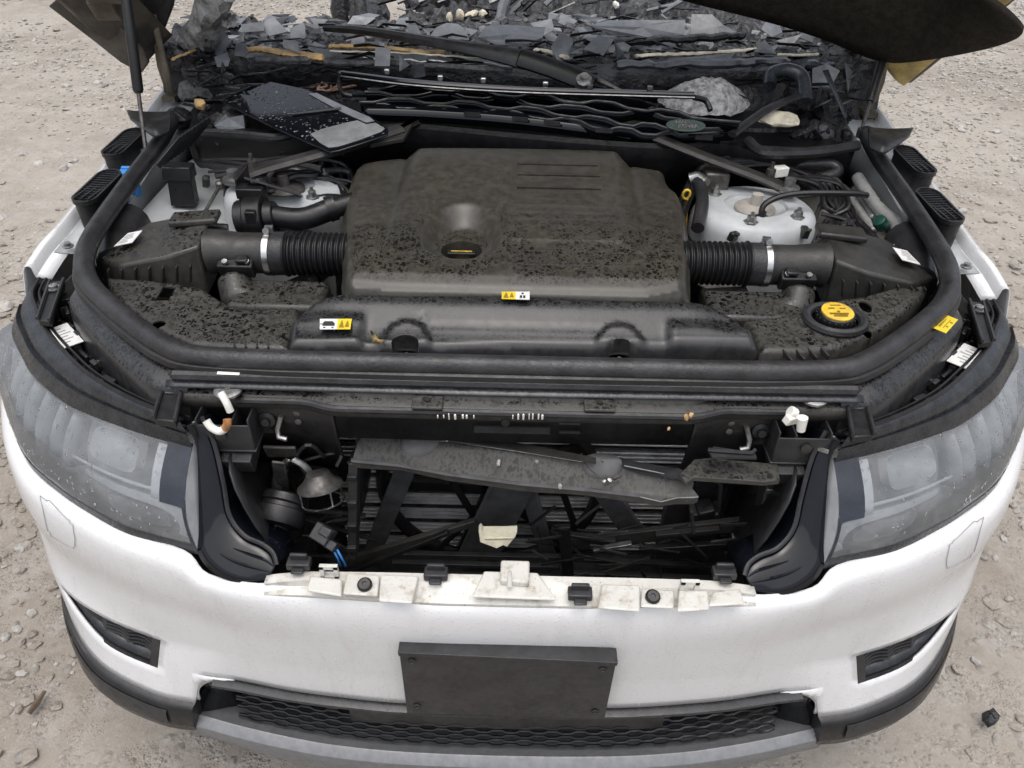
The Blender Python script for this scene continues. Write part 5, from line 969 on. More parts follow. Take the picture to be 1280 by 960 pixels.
big = [(253, 56, 1.13, 36, 36, 50, 10, 'ash_glass', half), (270, 54, 1.13, 34, 34, 50, -8, 'ash_glass', [(-x, y) for x, y in half]), (276, 76, 1.115, 24, 20, 45, 0, 'ash_glass', None), (345, 33, 1.14, 44, 22, 28, 0, 'ash_glass_pale', None), (375, 38, 1.14, 26, 18, 30, 0, 'ash_glass_pale', None), (362, 58, 1.145, 22, 22, 40, 25, 'ash_glass_pale', None), (302, 64, 1.13, 20, 20, 45, 0, 'ash_glass', None), (315, 36, 1.14, 30, 18, 30, 0, 'ash_glass', None),
       (478, 71, 1.135, 20, 22, 55, 0, 'ash_glass', [(-.95, -1), (.95, -.95), (1, .95), (-.9, 1)]), (500, 78, 1.125, 24, 22, 45, 30, 'ash_glass', None), (524, 90, 1.11, 26, 20, 40, -20, 'ash_glass_dark', None), (438, 42, 1.14, 16, 12, 40, 0, 'ash_glass_pale', None), (562, 40, 1.14, 50, 22, 25, 0, 'ash_glass_pale', [(-1, -.6), (-.7, .4), (-.2, .95), (.4, .9), (.8, .4), (1, -.5), (.2, -.9)]), (520, 38, 1.14, 26, 14, 25, 0, 'ash_glass', None),
       (640, 44, 1.14, 84, 26, 22, 0, 'ash_glass', [(-1, -.5), (-.8, .6), (-.2, .9), (.5, .75), (1, .5), (.9, -.4), (.3, -.95), (-.5, -.8)]), (680, 34, 1.145, 34, 20, 28, 0, 'ash_glass_pale', None), (704, 60, 1.14, 34, 38, 50, 15, 'ash_glass', None), (720, 62, 1.14, 16, 16, 50, 0, 'ash_glass_dark', None), (748, 58, 1.14, 40, 26, 42, -25, 'ash_glass', None), (740, 47, 1.145, 36, 12, 30, 0, 'ash_glass_pale', None), (770, 62, 1.13, 28, 22, 40, 0, 'ash_glass_dark', None),
       (795, 34, 1.15, 120, 24, 35, -2, 'ash_glass', [(-1, -.7), (-.6, .3), (0, .7), (.6, .9), (1, .8), (1, -.6), (.4, -.9), (-.4, -1)]), (895, 33, 1.15, 62, 26, 40, -4, 'ash_glass', [(-1, -.8), (-1, .95), (-.2, 1), (.3, .2), (1, -.2), (1, -.9), (.2, -.6)]), (845, 80, 1.115, 80, 16, 25, 0, 'ash_glass_dark', None), (880, 76, 1.12, 70, 14, 35, 0, 'ash_glass', [(-1, -.8), (-1, .8), (1, .9), (1, -.6)]), (945, 78, 1.12, 50, 22, 40, 5, 'ash_glass_dark', None),
       (958, 62, 1.13, 34, 24, 40, 0, 'ash_glass', None), (985, 48, 1.135, 40, 22, 38, -15, 'ash_glass', None), (1012, 44, 1.135, 36, 20, 38, 15, 'ash_glass_dark', None), (1040, 56, 1.13, 36, 22, 40, -20, 'ash_glass', None), (1056, 66, 1.125, 18, 24, 45, 0, 'ash_glass', None), (968, 36, 1.145, 36, 18, 35, 20, 'ash_glass', None), (1000, 33, 1.145, 30, 14, 30, 0, 'ash_glass_dark', None), (996, 84, 1.115, 36, 24, 45, 0, 'ash_glass_dark', None), (1030, 96, 1.10, 34, 30, 55, -30, 'ash_glass', None), (780, 58, 1.135, 22, 14, 45, 0, 'ash_glass', None), (1045, 118, 1.09, 14, 60, 50, 30, 'ash_glass_dark', [(-1, 1), (.2, 1), (1, -.9), (.2, -1)]), (1062, 96, 1.10, 16, 36, 55, 20, 'ash_glass', None)]
for u, v, z, w_, h_, t, yw, m, po in big: shard(u, v, z, w_, h_, t, yw, m, poly=po, curl=rd.uniform(-.1, .15))
for k in range(200):
    u = rd.choice((rd.uniform(225, 430), rd.uniform(430, 760), rd.uniform(720, 1062))); v = rd.uniform(20, 62) + (10 if rd.random() < .3 else 0) + (8 if u > 960 else 0); z = 1.105 + .03 * (70 - v) / 60
    shard(u, v, z, rd.uniform(9, 38), rd.uniform(5, 15), rd.uniform(18, 60), rd.uniform(-40, 40), rd.choice(('ash_glass', 'ash_glass', 'ash_glass_pale', 'ash_glass_dark', 'ash_glass_dark', 'ash_glass_dark', 'char')), curl=rd.uniform(-.1, .2))
# loose ash crumbs over the dash: beyond counting
b = MB(); rc = random.Random(8)
for k in range(2600):
    x, y = rc.uniform(-.80, .80), 1.27 + .68 * rc.random() ** 1.3
    if x < -.45 and y > 1.72: continue
    r = rc.uniform(.003, .011) * (1.6 if rc.random() < .08 else 1); random.seed(k); b.rock((x, y, zat(x, y) + r * .3), (r, r, r * .6), 0 if False else 1, .35) if k % 9 == 0 else b.box((x, y, zat(x, y) + r * .3), (r * 2, r * 1.6, r * .7), (rc.uniform(-.6, .6), rc.uniform(-.6, .6), rc.uniform(0, 3)), rc.uniform(.4, 1))
tag(b.build('ash_crumbs', 'char_ash', DASH, smooth=False), kind='stuff'); random.seed(77)
for k in range(170):
    u, v = rd.uniform(230, 1060), rd.uniform(28, 130); p = W(u, v, 1.13 - max(0, v - 55) * .0010); a = rd.gauss(0, .35); l = rd.uniform(.03, .13); w_ = rd.uniform(.003, .010); b = MB(); d = V(math.cos(a) * l, math.sin(a) * l * .6, rd.uniform(-.15, .2) * l); n_ = V(0, -.5, .86) * w_
    m_ = p + d * .5 + V(0, rd.uniform(-.01, .01), rd.uniform(-.006, .01)); b.grid([[p, m_, p + d], [p + n_, m_ + n_ * rd.uniform(.6, 1.4), p + d + n_ * .4]]); b.build('charred_strip', rd.choice(('char', 'char', 'plastic', 'ash_glass_dark', 'char_ash')), DASH, solid=.0015, smooth=False)
# charred pillar stumps either side
for s, (u0, v0) in ((0, (262, 90)), (1, (1050, 110))):
    PIL = empty('charred_pillar', W(u0, v0, 1.08) - wloc(CAR)); PIL.parent = CAR; rc = random.Random(31 + s)
    for k in range(26):
        if s == 0: u, v, z = rc.uniform(222, 300), rc.uniform(66, 178), 0
        else: u, v, z = rc.uniform(985, 1072), rc.uniform(92, 172), 0
        z = 1.12 - (v - 60) * .0011; b = MB(); p = W(u, v, z); r = rc.uniform(.012, .032); random.seed(900 + k + 50 * s); b.rock(p, (r, r * .8, r * rc.uniform(.5, 1.4)), 2, .22); b.build('char_lump', rc.choice(('char', 'char', 'char_ash')), PIL, angle=25)
    for k in range(16):
        u, v = (rc.uniform(225, 300), rc.uniform(70, 170)) if s == 0 else (rc.uniform(990, 1070), rc.uniform(80, 165)); p = W(u, v, 1.135 - (v - 60) * .0011); l = rc.uniform(.02, .06); a = rc.uniform(-1, 2)
        b = MB(); d = V(math.cos(a) * l, rc.uniform(-.01, .02), math.sin(a) * l * .6); b.prism([p, p + d, p + d + V(.006, -.004, .008), p + V(.007, -.006, .007)], (0, .004, .002)); b.build('char_flake', rc.choice(('char', 'ash_glass_dark', 'char_ash')), PIL, smooth=False)
random.seed(78)
b = MB(); rcx = W(240, 20, 1.16); b.tube(spl([W(250, 62, 1.10), W(252, 40, 1.16), W(262, 18, 1.22), W(285, -20, 1.30)], 6), [.05, .047, .044, .042, .04, .038, .037, .036, .035, .034, .033, .032, .031, .03, .03, .03, .03, .03, .03], 10); 
b.v = [(x + .008 * random.uniform(-1, 1), y + .008 * random.uniform(-1, 1), z + .008 * random.uniform(-1, 1)) for x, y, z in b.v]; b.build('screen_pillar', 'ash', CAR, angle=20)
b = MB(); p = W(250, 130, 1.07); random.seed(5); b.rock(p, (.013, .010, .022), 2, .15); b.build('melted_orange_plug', 'tan_strip', CAR)
# cabin beyond: burnt posts, seat frames and heaps
for k, (u, v0, y, w_, m) in enumerate(((424, 30, 1.95, .055, 'char'), (450, 22, 2.0, .04, 'char_ash'), (621, 26, 1.9, .035, 'ash_glass_pale'), (632, 20, 1.94, .012, 'cream_strip'), (590, 22, 2.0, .03, 'char'))):
    b = MB(); p = WY(u, v0, y); n = 9; P = [p + V(.004 * (i % 2) + (.010 * i if k == 2 else 0), .01 * i, .03 * i - .02) for i in range(n)]; b.tube(P, [w_ * random.uniform(.45, .55) for _ in P], 8); b.build('cabin_post', m, CAR, angle=25)
rc = random.Random(41)
for k in range(60):
    u, v = rc.uniform(435, 860), rc.uniform(-14, 22); y = 1.98 + (22 - v) * .022; b = MB(); p = WY(u, v, y); r = rc.uniform(.02, .065); random.seed(300 + k); b.rock(p + V(0, 0, -r * .4), (r, r, r * rc.uniform(.6, 1.2)), 2, .25); b.build('cabin_heap', rc.choice(('char', 'char', 'char', 'char_ash', 'dark_void')), CAR, angle=20)
for k in range(26):
    u, v = rc.uniform(435, 850), rc.uniform(2, 24); p = WY(u, v, 1.93); b = MB(); a = rc.uniform(-.4, .9); l = rc.uniform(.03, .14); b.tube([p, p + V(l * math.cos(a), .02, l * math.sin(a) * .7)], rc.uniform(.003, .009), 6); b.build('burnt_strip', rc.choice(('char_ash', 'ash_glass_pale', 'char', 'char', 'zinc')), CAR, smooth=False)
for u, v, r in ((575, 20, .017), (590, 18, .016), (562, 22, .013), (770, 6, .009), (603, 17, .012)):
    b = MB(); random.seed(int(u)); b.rock(WY(u, v, 1.88), (r * 1.3, r, r * .7), 2, .2); b.build('ash_clod', 'cream_strip' if u != 770 else 'white_plastic', CAR)
random.seed(79)
# pale fleece mound, hose arch, twisted strip, brown wire nest
fc = W(888, 122, 1.075); nb = MB(); th = np.linspace(0, 2 * math.pi, 40)[:-1]
rowsf = []
for k, rr in enumerate(np.linspace(1, .04, 10)): rowsf.append([V(fc.x + .105 * rr * math.cos(a) * (1 + .12 * math.sin(3 * a)), fc.y + .04 + .075 * rr * math.sin(a), fc.z - .03 + .062 * math.cos(rr * math.pi / 2) ** .8 + .004 * float(fbm(np.array([rr * 3 * math.cos(a)]), np.array([rr * 3 * math.sin(a)]), 3, 3)[0])) for a in th])
nb.grid(rowsf, closed=True); FLEECE = nb.build('insulation_mound', 'fleece', CAR, angle=180)
b = MB(); b.tube(spl([W(962, 108, 1.09), W(965, 92, 1.11), W(985, 88, 1.125), W(1003, 98, 1.115), W(1006, 128, 1.08)], 6), .016, 10); b.build('burnt_hose', 'ash_glass_dark', CAR)
b = MB(); b.tube(spl([W(915, 168, 1.07), W(940, 150, 1.08), W(965, 134, 1.09), W(1000, 120, 1.09)], 5), .011, 8, flat=.6); b.build('melted_hose', 'plastic_grey', CAR)
b = MB(); q = [W(u, v, z) for u, v, z in ((950, 148, 1.06), (966, 140, 1.07), (998, 138, 1.075), (992, 150, 1.065), (975, 158, 1.055), (956, 158, 1.055))]; random.seed(61); b.rock(sum(q, V(0, 0, 0)) / 6, (.052, .022, .010), 3, .10, Euler((.5, .1, .2)).to_matrix()); b.build('crumpled_foil', 'cream_strip', CAR, angle=25)
b = MB(); rc = random.Random(2)
for k in range(14):
    p = W(rc.uniform(380, 425), rc.uniform(100, 112), 1.05); b.tube(spl([p, p + V(rc.uniform(-.03, .03), .01, rc.uniform(-.01, .02)), p + V(rc.uniform(-.06, .06), .02, rc.uniform(-.01, .01))], 4), .003, 5)
b.build('burnt_wiring', 'wire_brown', CAR)
# wiper arm with its pivot nut
WIP = empty('wiper', W(730, 101, 1.11) - wloc(CAR)); WIP.parent = CAR
def bar(b, pts, ws, t):
    P = [W(*p) for p in pts]; up = []; dn = []
    for i, p in enumerate(P):
        d = (P[min(i + 1, len(P) - 1)] - P[max(i - 1, 0)]).normalized(); s_ = d.cross(V(0, -.75, .66)).normalized() * ws[i]; up.append(p + s_); dn.append(p - s_)
    nn = V(0, -.75, .66) * t; b.grid([[p - nn for p in up], up, [p.lerp(q, .3) + nn for p, q in zip(up, dn)], [p.lerp(q, .7) + nn for p, q in zip(up, dn)], dn, [p - nn for p in dn], [p - nn for p in up]])
b = MB(); bar(b, [(404, 35, 1.165), (440, 36, 1.165), (480, 41, 1.16), (540, 51, 1.155), (600, 62, 1.15), (648, 72, 1.145)], [.005, .009, .010, .012, .016, .021], .007); b.build('wiper_arm', 'plastic_grey', WIP)
b = MB(); bar(b, [(650, 71, 1.147), (690, 84, 1.135), (722, 96, 1.125), (742, 104, 1.12)], [.021, .021, .022, .016], .009); b.build('arm_head', 'plastic', WIP)
b = MB(); b.lathe([(.018, -.02), (.018, .004), (.014, .008), (.009, .008), (.009, .016), (.004, .016)], W(730, 101, 1.125), (0, -.5, .85), 12); b.build('pivot_nut', 'zinc', WIP)
b = MB(); b.tube([W(725, 90, 1.13), W(752, 102, 1.12), W(778, 114, 1.11)], [.006, .006, .003], 6); b.build('link_rod', 'dull_metal', WIP)

# ------------------------------------------------------------------ loose grille lying across the scuttle
GR = empty('radiator_grille', W(680, 150, 1.06)); tag(GR, 'broken black radiator grille with wavy slats lying across the scuttle behind the engine cover', 'grille')
b = MB(); P = spl([W(*p) for p in ((426, 95, 1.115), (440, 97, 1.12), (520, 107, 1.12), (640, 115, 1.115), (760, 119, 1.112), (868, 122, 1.11))], 8); b.tube([p + V(0, .012, .004) for p in P], .010, 8, flat=.5); b.tube(P, .0035, 6); b.build('top_trim', 'gloss_black', GR)
b = MB(); b.tube([p + V(0, -.003, .001) for p in P], .0018, 6); b.build('bright_edge', 'zinc', GR)
b = MB(); b.tube(spl([W(426, 95, 1.115), W(424, 104, 1.10), W(428, 116, 1.09), W(440, 120, 1.085)], 4), .005, 8); b.tube(spl([W(868, 122, 1.11), W(882, 126, 1.10), W(888, 138, 1.085)], 4), .006, 8); b.build('end_frame', 'plastic', GR)
for u, v in ((483, 91), (550, 99), (604, 102), (682, 107), (738, 110), (813, 112)):
    b = MB(); p = W(u, v, 1.122); b.box(p + V(0, .008, .0), (.012, .008, .012)); b.build('spring_clip', 'bright_metal' if u < 700 else 'dull_metal', GR, bevel=.002)
lines_ = [([(460, 112), (540, 113), (620, 120), (700, 127), (780, 135), (860, 147), (925, 153)], 0), ([(456, 120), (540, 120), (620, 125), (700, 136), (790, 143), (860, 150), (922, 156)], 1), ([(450, 128), (530, 129), (610, 134), (690, 143), (770, 155), (830, 161), (922, 160)], 2), ([(465, 135), (540, 137), (620, 142), (700, 152), (770, 164), (830, 169), (920, 164)], 3)]
for pts, k in lines_:
    P = spl([W(u, v, 1.095 - .010 * k) for u, v in pts], 14); b = MB(); n = len(P); Q = []
    for i, p in enumerate(P):
        ph = (i / n * 6 + .5 * k) % 1; wv = (0 if ph < .3 else (ph - .3) / .2 if ph < .5 else 1 if ph < .8 else (1 - ph) / .2) * (1 if i / n < .85 else 0); Q.append(p + V(0, .010 * wv, .005 * wv))
    b.tube(Q, .0042, 6); b.grid([[q + V(0, 0, -.002) for q in Q], [q + V(0, .012, -.022) for q in Q]]); S_ = b.build('wavy_slat', 'gloss_black', GR, solid=.003)
    b = MB(); b.tube([q + V(0, -.0032, .0026) for q in Q], .0016, 5); b.build('slat_edge', 'dull_metal', S_)
b = MB(); P = spl([W(*p) for p in ((455, 139, 1.06), (530, 141, 1.06), (640, 149, 1.06), (760, 164, 1.055), (825, 174, 1.05), (900, 171, 1.05))], 8); b.grid([[p + V(0, .01, .010) for p in P], P, [p + V(0, -.002, -.006) for p in P], [p + V(0, .004, -.02) for p in P]]); BF = b.build('bottom_frame', 'gloss_black', GR, solid=.004)
for u, v in ((590, 143), (650, 149), (690, 154), (755, 163), (880, 172)):
    b = MB(); b.box(W(u, v, 1.066), (.035, .006, .008), (0, 0, -.12)); b.build('frame_tab', 'plastic_grey', BF)
bc = W(857, 158, 1.088); Bm = Euler((R(24), 0, R(-2))).to_matrix(); b = MB()
ov = [bc + Bm @ V(.040 * math.cos(a), .017 * math.sin(a), 0) for a in np.linspace(0, 2 * math.pi, 29)[:-1]]; b.prism(ov, Bm @ V(0, 0, .004)); BDG = b.build('badge', 'badge_face', GR, bevel=.001)
b = MB(); 
def text(b, s_, size, o, M):
    c = bpy.data.curves.new('letters', 'FONT'); c.body = s_; c.size = size; c.align_x = 'CENTER'; c.align_y = 'CENTER'; c.extrude = .0006; c.offset = .0003; ob = bpy.data.objects.new('letters', c); me = bpy.data.meshes.new_from_object(ob)
    b.add([o + M @ v.co for v in me.vertices], [tuple(p.vertices) for p in me.polygons]); bpy.data.objects.remove(ob); bpy.data.meshes.remove(me); bpy.data.curves.remove(c)
text(b, 'LAND', .011, bc + Bm @ V(-.006, .0065, .005), Bm); text(b, 'ROVER', .013, bc + Bm @ V(.004, -.005, .005), Bm); b.build('badge_lettering', 'zinc', BDG)

# loose black panel with rain on it
PAN = empty('trim_panel', W(390, 150, 1.06)); tag(PAN, 'glossy black plastic panel wet with rain, lying slanted left of the grille', 'trim panel', kind='thing')
pq = [(276, 126, 1.07), (292, 117, 1.075), (340, 107, 1.08), (382, 114, 1.085), (425, 130, 1.085), (462, 144, 1.085), (486, 160, 1.082), (484, 166, 1.08), (450, 178, 1.07), (424, 187, 1.062), (412, 189, 1.06), (400, 184, 1.06), (340, 157, 1.065)]
pp = [W(*q) for q in pq]; cn = sum(pp, V(0, 0, 0)) / len(pp); nrm = (pp[10] - pp[0]).cross(pp[6] - pp[0]).normalized(); nrm = nrm if nrm.z > 0 else -nrm
pp = [p - nrm * (p - cn).dot(nrm) for p in pp]; b = MB(); b.prism(pp, -nrm * .004); b.build('panel_sheet', 'gloss_black', PAN, bevel=.0015)
ux = (pp[6] - pp[0]).normalized(); uy = nrm.cross(ux); b = MB(); rc = random.Random(6); poly2 = [((p - cn).dot(ux), (p - cn).dot(uy)) for p in pp]; A2 = np.array(poly2)
for k in range(700):
    x, y = rc.uniform(A2[:, 0].min(), A2[:, 0].max()), rc.uniform(A2[:, 1].min(), A2[:, 1].max())
    if not inside(np.array([x]), np.array([y]), poly2)[0] or edge_dist(np.array([x]), np.array([y]), poly2)[0] < .006 or (x > .05 and y < -.03 and rc.random() < .7): continue
    r = rc.choice((.0012, .0016, .0022, .003)); c = cn + ux * x + uy * y; vs = []; K = 7
    for rr, hh in ((1, 0), (.72, .4), (0, .55)):
        for q in range(K if rr else 1): a = 2 * math.pi * q / K; vs.append(c + ux * (r * rr * math.cos(a)) + uy * (r * rr * math.sin(a)) + nrm * (r * hh * .55 + .0002))
    b.add(vs, [(q, (q + 1) % K, K + (q + 1) % K, K + q) for q in range(K)] + [(K + q, K + (q + 1) % K, 2 * K) for q in range(K)] + [tuple(range(K - 1, -1, -1))])
tag(b.build('raindrops', 'water', PAN, angle=180), kind='stuff')
b = MB(); b.tube([cn + ux * -.06 + uy * .0 + nrm * .003, cn + ux * .03 + uy * .05 + nrm * .003], .003, 6); b.build('moulded_bead', 'plastic_grey', PAN)
onp = lambda u, v: CAM + ray(u, v) * ((cn - CAM).dot(nrm) / ray(u, v).dot(nrm))
b = MB(); b.prism([onp(u, v) + nrm * .0006 for u, v in ((386, 118), (396, 117), (425, 131), (462, 147), (468, 152), (458, 154), (428, 141))], nrm * .0012); b.build('sky_sheen', 'ash_glass_pale', PAN)  # pale strip: the sky mirrored in the gloss panel, put in as colour
b = MB(); b.prism([onp(u, v) + nrm * .0004 for u, v in ((388, 168), (402, 162), (432, 154), (447, 151), (458, 156), (470, 154), (481, 161), (477, 165), (448, 176), (422, 184), (411, 185), (400, 179))], nrm * .0008); b.build('grey_patch', 'grey_patch', PAN)  # thin flat grey patch on the panel's lower right
b = MB(); P = [W(*q) for q in ((268, 157, 1.045), (282, 142, 1.06), (285, 147, 1.06), (304, 144, 1.06), (306, 160, 1.045), (276, 164, 1.04))]; b.prism(P, V(0, .002, -.003)); tag(b.build('glass_shard', 'ash_glass', None, smooth=False), 'grey broken glass piece lying beneath the left edge of the wet black panel', 'glass shard')

# ------------------------------------------------------------------ bonnet, its blanket and gas struts
dv = V(0, -.60, .80)
st = [(-.925, 1.25, 1.085), (-.915, 1.275, 1.115), (-.88, 1.285, 1.15), (-.835, 1.30, 1.21), (-.80, 1.32, 1.262), (-.70, 1.36, 1.32), (-.4, 1.40, 1.36), (0, 1.41, 1.37)]; st = st + [(-x, y, z) for x, y, z in st[-2::-1]]
b = MB(); P = spl(st, 4); rows = []
for t in (0, .04, .12, .25, .5, .8, 1.08): rows.append([p + V(p.x * .25 * t, -.55 * t, .70 * t) if True else p for p in P])
b.grid(rows); BON = b.build('bonnet', ['bonnet_rust'], CAR, solid=.012, off=1)
for s in (0, 1):
    b = MB(s); P = spl([(-.918, 1.245, 1.083), (-.95, 1.16, 1.19), (-1.0, 1.06, 1.32), (-1.06, .94, 1.47)], 6)
    b.grid([[p + V(-.004, .006, -.004) for p in P], [p + V(.004, -.004, -.003) for p in P], [p + V(.03, -.006, .012) for p in P], [p + V(.05, .002, .03) for p in P], [p + V(.10, .01, .07) for p in P]]); b.build('bonnet_flange', 'bonnet_under' if s == 0 else 'burnt_paint', BON, solid=.004)
    b = MB(s); h0 = V(-.83, 1.20, 1.03); h1_ = V(-.845, 1.24, 1.20); b.tube([h0, h0 + V(.0, .0, .05), h1_], .008, 8, flat=.5); b.tube([h0 + V(-.02, .03, 0), h0 + V(-.025, .03, .06), h1_ + V(-.01, .02, 0)], .007, 8, flat=.5); b.box(h0, (.03, .05, .012)); b.build('bonnet_hinge', 'bonnet_rust', BON)
b = MB(); b.prism([WY(u, v, 1.18) for u, v in ((92, -20), (178, 60), (186, 78), (176, 92), (150, 78), (120, 54), (60, 8))], (0, .01, 0)); b.build('inner_frame', 'bonnet_under', BON, bevel=.003)
b = MB(); b.box(WY(132, 8, 1.08), (.055, .03, .05), (.6, 0, 0)); b.box(WY(132, -6, 1.06), (.075, .03, .02), (.6, 0, 0)); b.build('striker_bracket', 'bonnet_rust', BON, bevel=.004)
b = MB(); b.prism([WY(u, v, 1.24) for u, v in ((180, -20), (222, -20), (215, 10), (205, 36), (190, 62), (178, 62))], (0, .012, 0)); b.build('inner_frame', 'dark_void', BON, bevel=.003)
edge = [(820, -8, 1.31), (880, 8, 1.30), (960, 28, 1.28), (1030, 50, 1.25), (1075, 69, 1.22), (1098, 76, 1.20), (1125, 79, 1.175), (1180, 72, 1.10), (1235, 61, 1.04), (1268, 50, .985), (1279, 41, .955)]
Q = spl([WY(*p) for p in edge], 4); n = len(Q); rows = []
tl = [(1279, 41, .955), (1274, 32, .94), (1262, 22, .925), (1240, 6, .91), (1210, -14, .90), (1170, -40, .89)]; Tq = [WY(*p) for p in tl]
for k, tp_ in enumerate(Tq):
    d = k / (len(Tq) - 1) * .30; rows.append([q + V(0, -.45 * d, .85 * d) + (tp_ - Q[-1] - V(0, -.45 * d, .85 * d)) * float(sstep(i / (n - 1), .5, 1)) + V(0, -.02 * math.sin(math.pi * min(1, k / 3)) * math.sin(math.pi * i / (n - 1)), 0) for i, q in enumerate(Q)])
b = MB(); b.grid(rows); BL = b.build('insulation_blanket', 'blanket', BON, solid=.012, off=1, sub=1)
for s, top, mid, bot in ((0, WY(157, -10, 1.02), W(173, 116, 1.12), W(183, 193, 1.02)), (1, WY(1109, 55, 1.24), WY(1094, 128, 1.10), W(1076, 166, 1.03))):
    if s == 1: mid = top.lerp(bot, .66)
    GS = empty('gas_strut', bot - wloc(CAR)); GS.parent = CAR
    b = MB(); b.tube([top, top.lerp(mid, .97), mid], [.0105, .0105, .008], 14); b.build('strut_cylinder', 'plastic', GS); b = MB(); b.tube([mid, bot], .0042, 10); b.lathe([(.009, -.01), (.009, .01)], bot, n=12); b.build('strut_rod', 'dull_metal', GS)

# ------------------------------------------------------------------ small loose things
def loose(name, poly, h, mat, label, cat, **kw):
    b = MB(); b.prism([W(*p) for p in poly], h); return tag(b.build(name, mat, None, **kw), label, cat)
b = MB(); P = [W(*q) for q in ((463, 412, .966), (469, 418, .968), (474, 424, .966), (481, 425, .970), (476, 430, .966), (466, 429, .964), (464, 421, .965))]; b.add(P + [W(470, 424, .974)], [(i, (i + 1) % 7, 7) for i in range(7)]); tag(b.build('dry_leaf', 'leaf', None, solid=.0006), 'small dry tan leaf lying on the black cover beside the white and yellow sticker', 'leaf')
b = MB(); P = [WY(*q) for q in ((598, 664, .185), (601, 661, .185), (604, 665, .185), (634, 665, .185), (647, 664, .185), (644, 672, .18), (634, 684, .175), (629, 682, .175), (621, 686, .172), (600, 678, .177))]; b.prism(P, V(0, .008, .006)); b.tube([P[0].lerp(P[8], .35) + V(0, -.002, 0), P[4].lerp(P[6], .35) + V(0, -.002, 0)], .002, 6); tag(b.build('broken_tab', 'cream_foam', None, bevel=.001), 'cream coloured broken plastic piece lying among the black splinters in the grille opening', 'plastic piece')
b = MB(); p = W(1237, 898, .012); random.seed(12); b.rock(p, (.018, .016, .012), 2, .18); b.box(p + V(.008, .006, .008), (.022, .02, .008), (.2, .3, .5)); tag(b.build('charred_chunk', 'char', None, smooth=False), 'small black charred chunk on the ground right of the bumper', 'debris')
b = MB(); a_, c_ = W(36, 892, .014), W(56, 864, .018); random.seed(3); b.tube([a_, a_.lerp(c_, .4) + V(.004, 0, .004), c_], [.006, .008, .004], 6); tag(b.build('wood_stick', 'wood', None), 'short brown stick lying in the mud at the lower left', 'stick')

# ------------------------------------------------------------------ stones: the larger ones singly, the rest as gravel
rs = random.Random(99); SM = []
for k in range(12):
    random.seed(500 + k); b = MB(); b.rock((0, 0, 0), (1, rs.uniform(.55, .95), rs.uniform(.3, .6)), 2, .16, Matrix.Identity(3)); o = b.build('stone', ('stone_a', 'stone_b', 'ground', 'stone_d')[k % 4], GROUND, smooth=False); SM.append(o.data); bpy.data.objects.remove(o)
def proj(p): q = p - CAM; d = q.dot(FW); return 640 + FPX * q.dot(RT) / d, 480 - FPX * q.dot(UP) / d
def blocked(x, y): return abs(x) < .99 and .02 + 0 * y < y < 2.6
spots = []; gl = wloc(GROUND)
while len(spots) < 290:
    u = rs.choice((rs.uniform(0, 240), rs.uniform(1040, 1280), rs.uniform(0, 1280))); v = rs.uniform(0, 960); p = W(u, v, 0)
    if blocked(p.x, p.y) or p.y > 7: continue
    d = (p - CAM).dot(FW); wpx = rs.uniform(9, 17) * (1.5 if rs.random() < .1 else 1) * (1.15 if v > 640 else 1); r = min(.035, wpx / FPX * d / 2)
    spots.append((p.x, p.y, r))
for k, (x, y, r) in enumerate(spots):
    o = bpy.data.objects.new('stone', SM[rs.choice((0, 1, 2, 4, 5, 6, 8, 9, 10, 0, 2, 4, 6, 8, 10, 3, 7))]); COL.objects.link(o); o.parent = GROUND; o.scale = (r, r, r * rs.uniform(.6, 1.2)); o.rotation_euler = (rs.uniform(-.3, .3), rs.uniform(-.3, .3), rs.uniform(0, 6.3)); o.location = V(x, y, gz(x, y) + r * .12) - gl
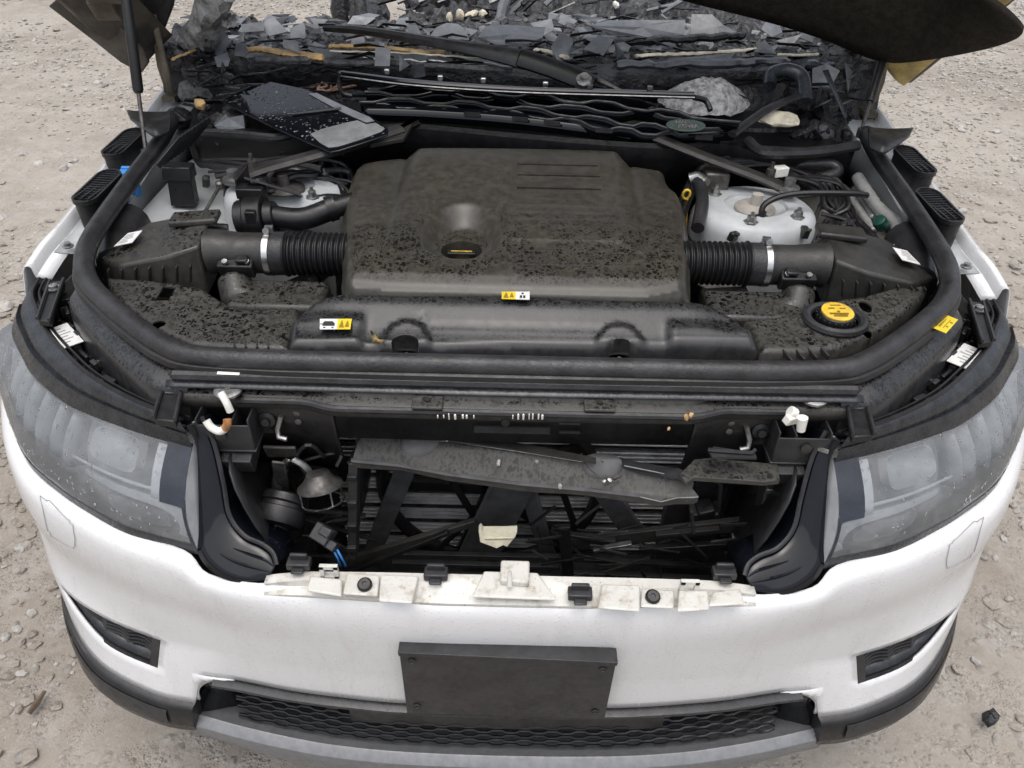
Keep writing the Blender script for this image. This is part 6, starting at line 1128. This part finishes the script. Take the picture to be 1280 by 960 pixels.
ico = bmesh.new(); bmesh.ops.create_icosphere(ico, subdivisions=1, radius=1); IV = np.array([v.co[:] for v in ico.verts]); IF = np.array([[v.index for v in f.verts] for f in ico.faces]); ico.free()
def gravel(n, seed, mats, reg):
    g = np.random.default_rng(seed); X = []; Yl = []
    x = g.uniform(-reg[0], reg[0], n * 3); y = reg[1] + reg[2] * g.random(n * 3) ** 1.25; den = fbm(x, y, .9, 3); k = ~((np.abs(x) < .97) & (y > .05) & (y < 2.6)) & (den + g.uniform(-.6, .6, n * 3) + .25 * (y > 1) > -.05); x, y = x[k][:n], y[k][:n]; n = len(x)
    r = reg[3] + reg[4] * g.random(n) ** 2.2 + .0012 * np.maximum(0, y); z = np.exp(-(np.hypot(x, y - 2) / 7.0) ** 2) * (.020 * fbm(x, y, 1.1, 3) + .010 * fbm(x + 9, y, 5, 4, .6) + .006 * np.maximum(0, fbm(x, y + 5, 17, 3, .6)))
    jit = 1 + g.uniform(-.28, .28, (n, 12, 1)); S = np.stack([r, r * g.uniform(.6, 1, n), r * g.uniform(.3, .7, n)], 1)[:, None, :]; a = g.uniform(0, 6.28, n); P = IV[None] * jit * S; c, s_ = np.cos(a)[:, None], np.sin(a)[:, None]
    Q = np.stack([P[..., 0] * c - P[..., 1] * s_ + x[:, None], P[..., 0] * s_ + P[..., 1] * c + y[:, None], P[..., 2] + (z + r * .15)[:, None]], -1).reshape(-1, 3); F = (IF[None] + (np.arange(n) * 12)[:, None, None]).reshape(-1, 3)
    me = bpy.data.meshes.new('gravel'); me.from_pydata(Q.tolist(), [], F.tolist()); 
    for m in mats: me.materials.append(MATS[m])
    me.polygons.foreach_set('material_index', np.repeat(g.integers(0, len(mats), n), 20).tolist()); me.update(); o = bpy.data.objects.new('gravel', me); COL.objects.link(o); o.parent = GROUND; o.location = -gl; tag(o, kind='stuff')
gravel(5500, 14, ('ground',), (2.3, -.75, 3.2, .005, .018))
gravel(38000, 3, ('stone_a', 'stone_b', 'stone_c', 'stone_d', 'stone_a', 'stone_b'), (5.5, -1, 9.5, .003, .009))
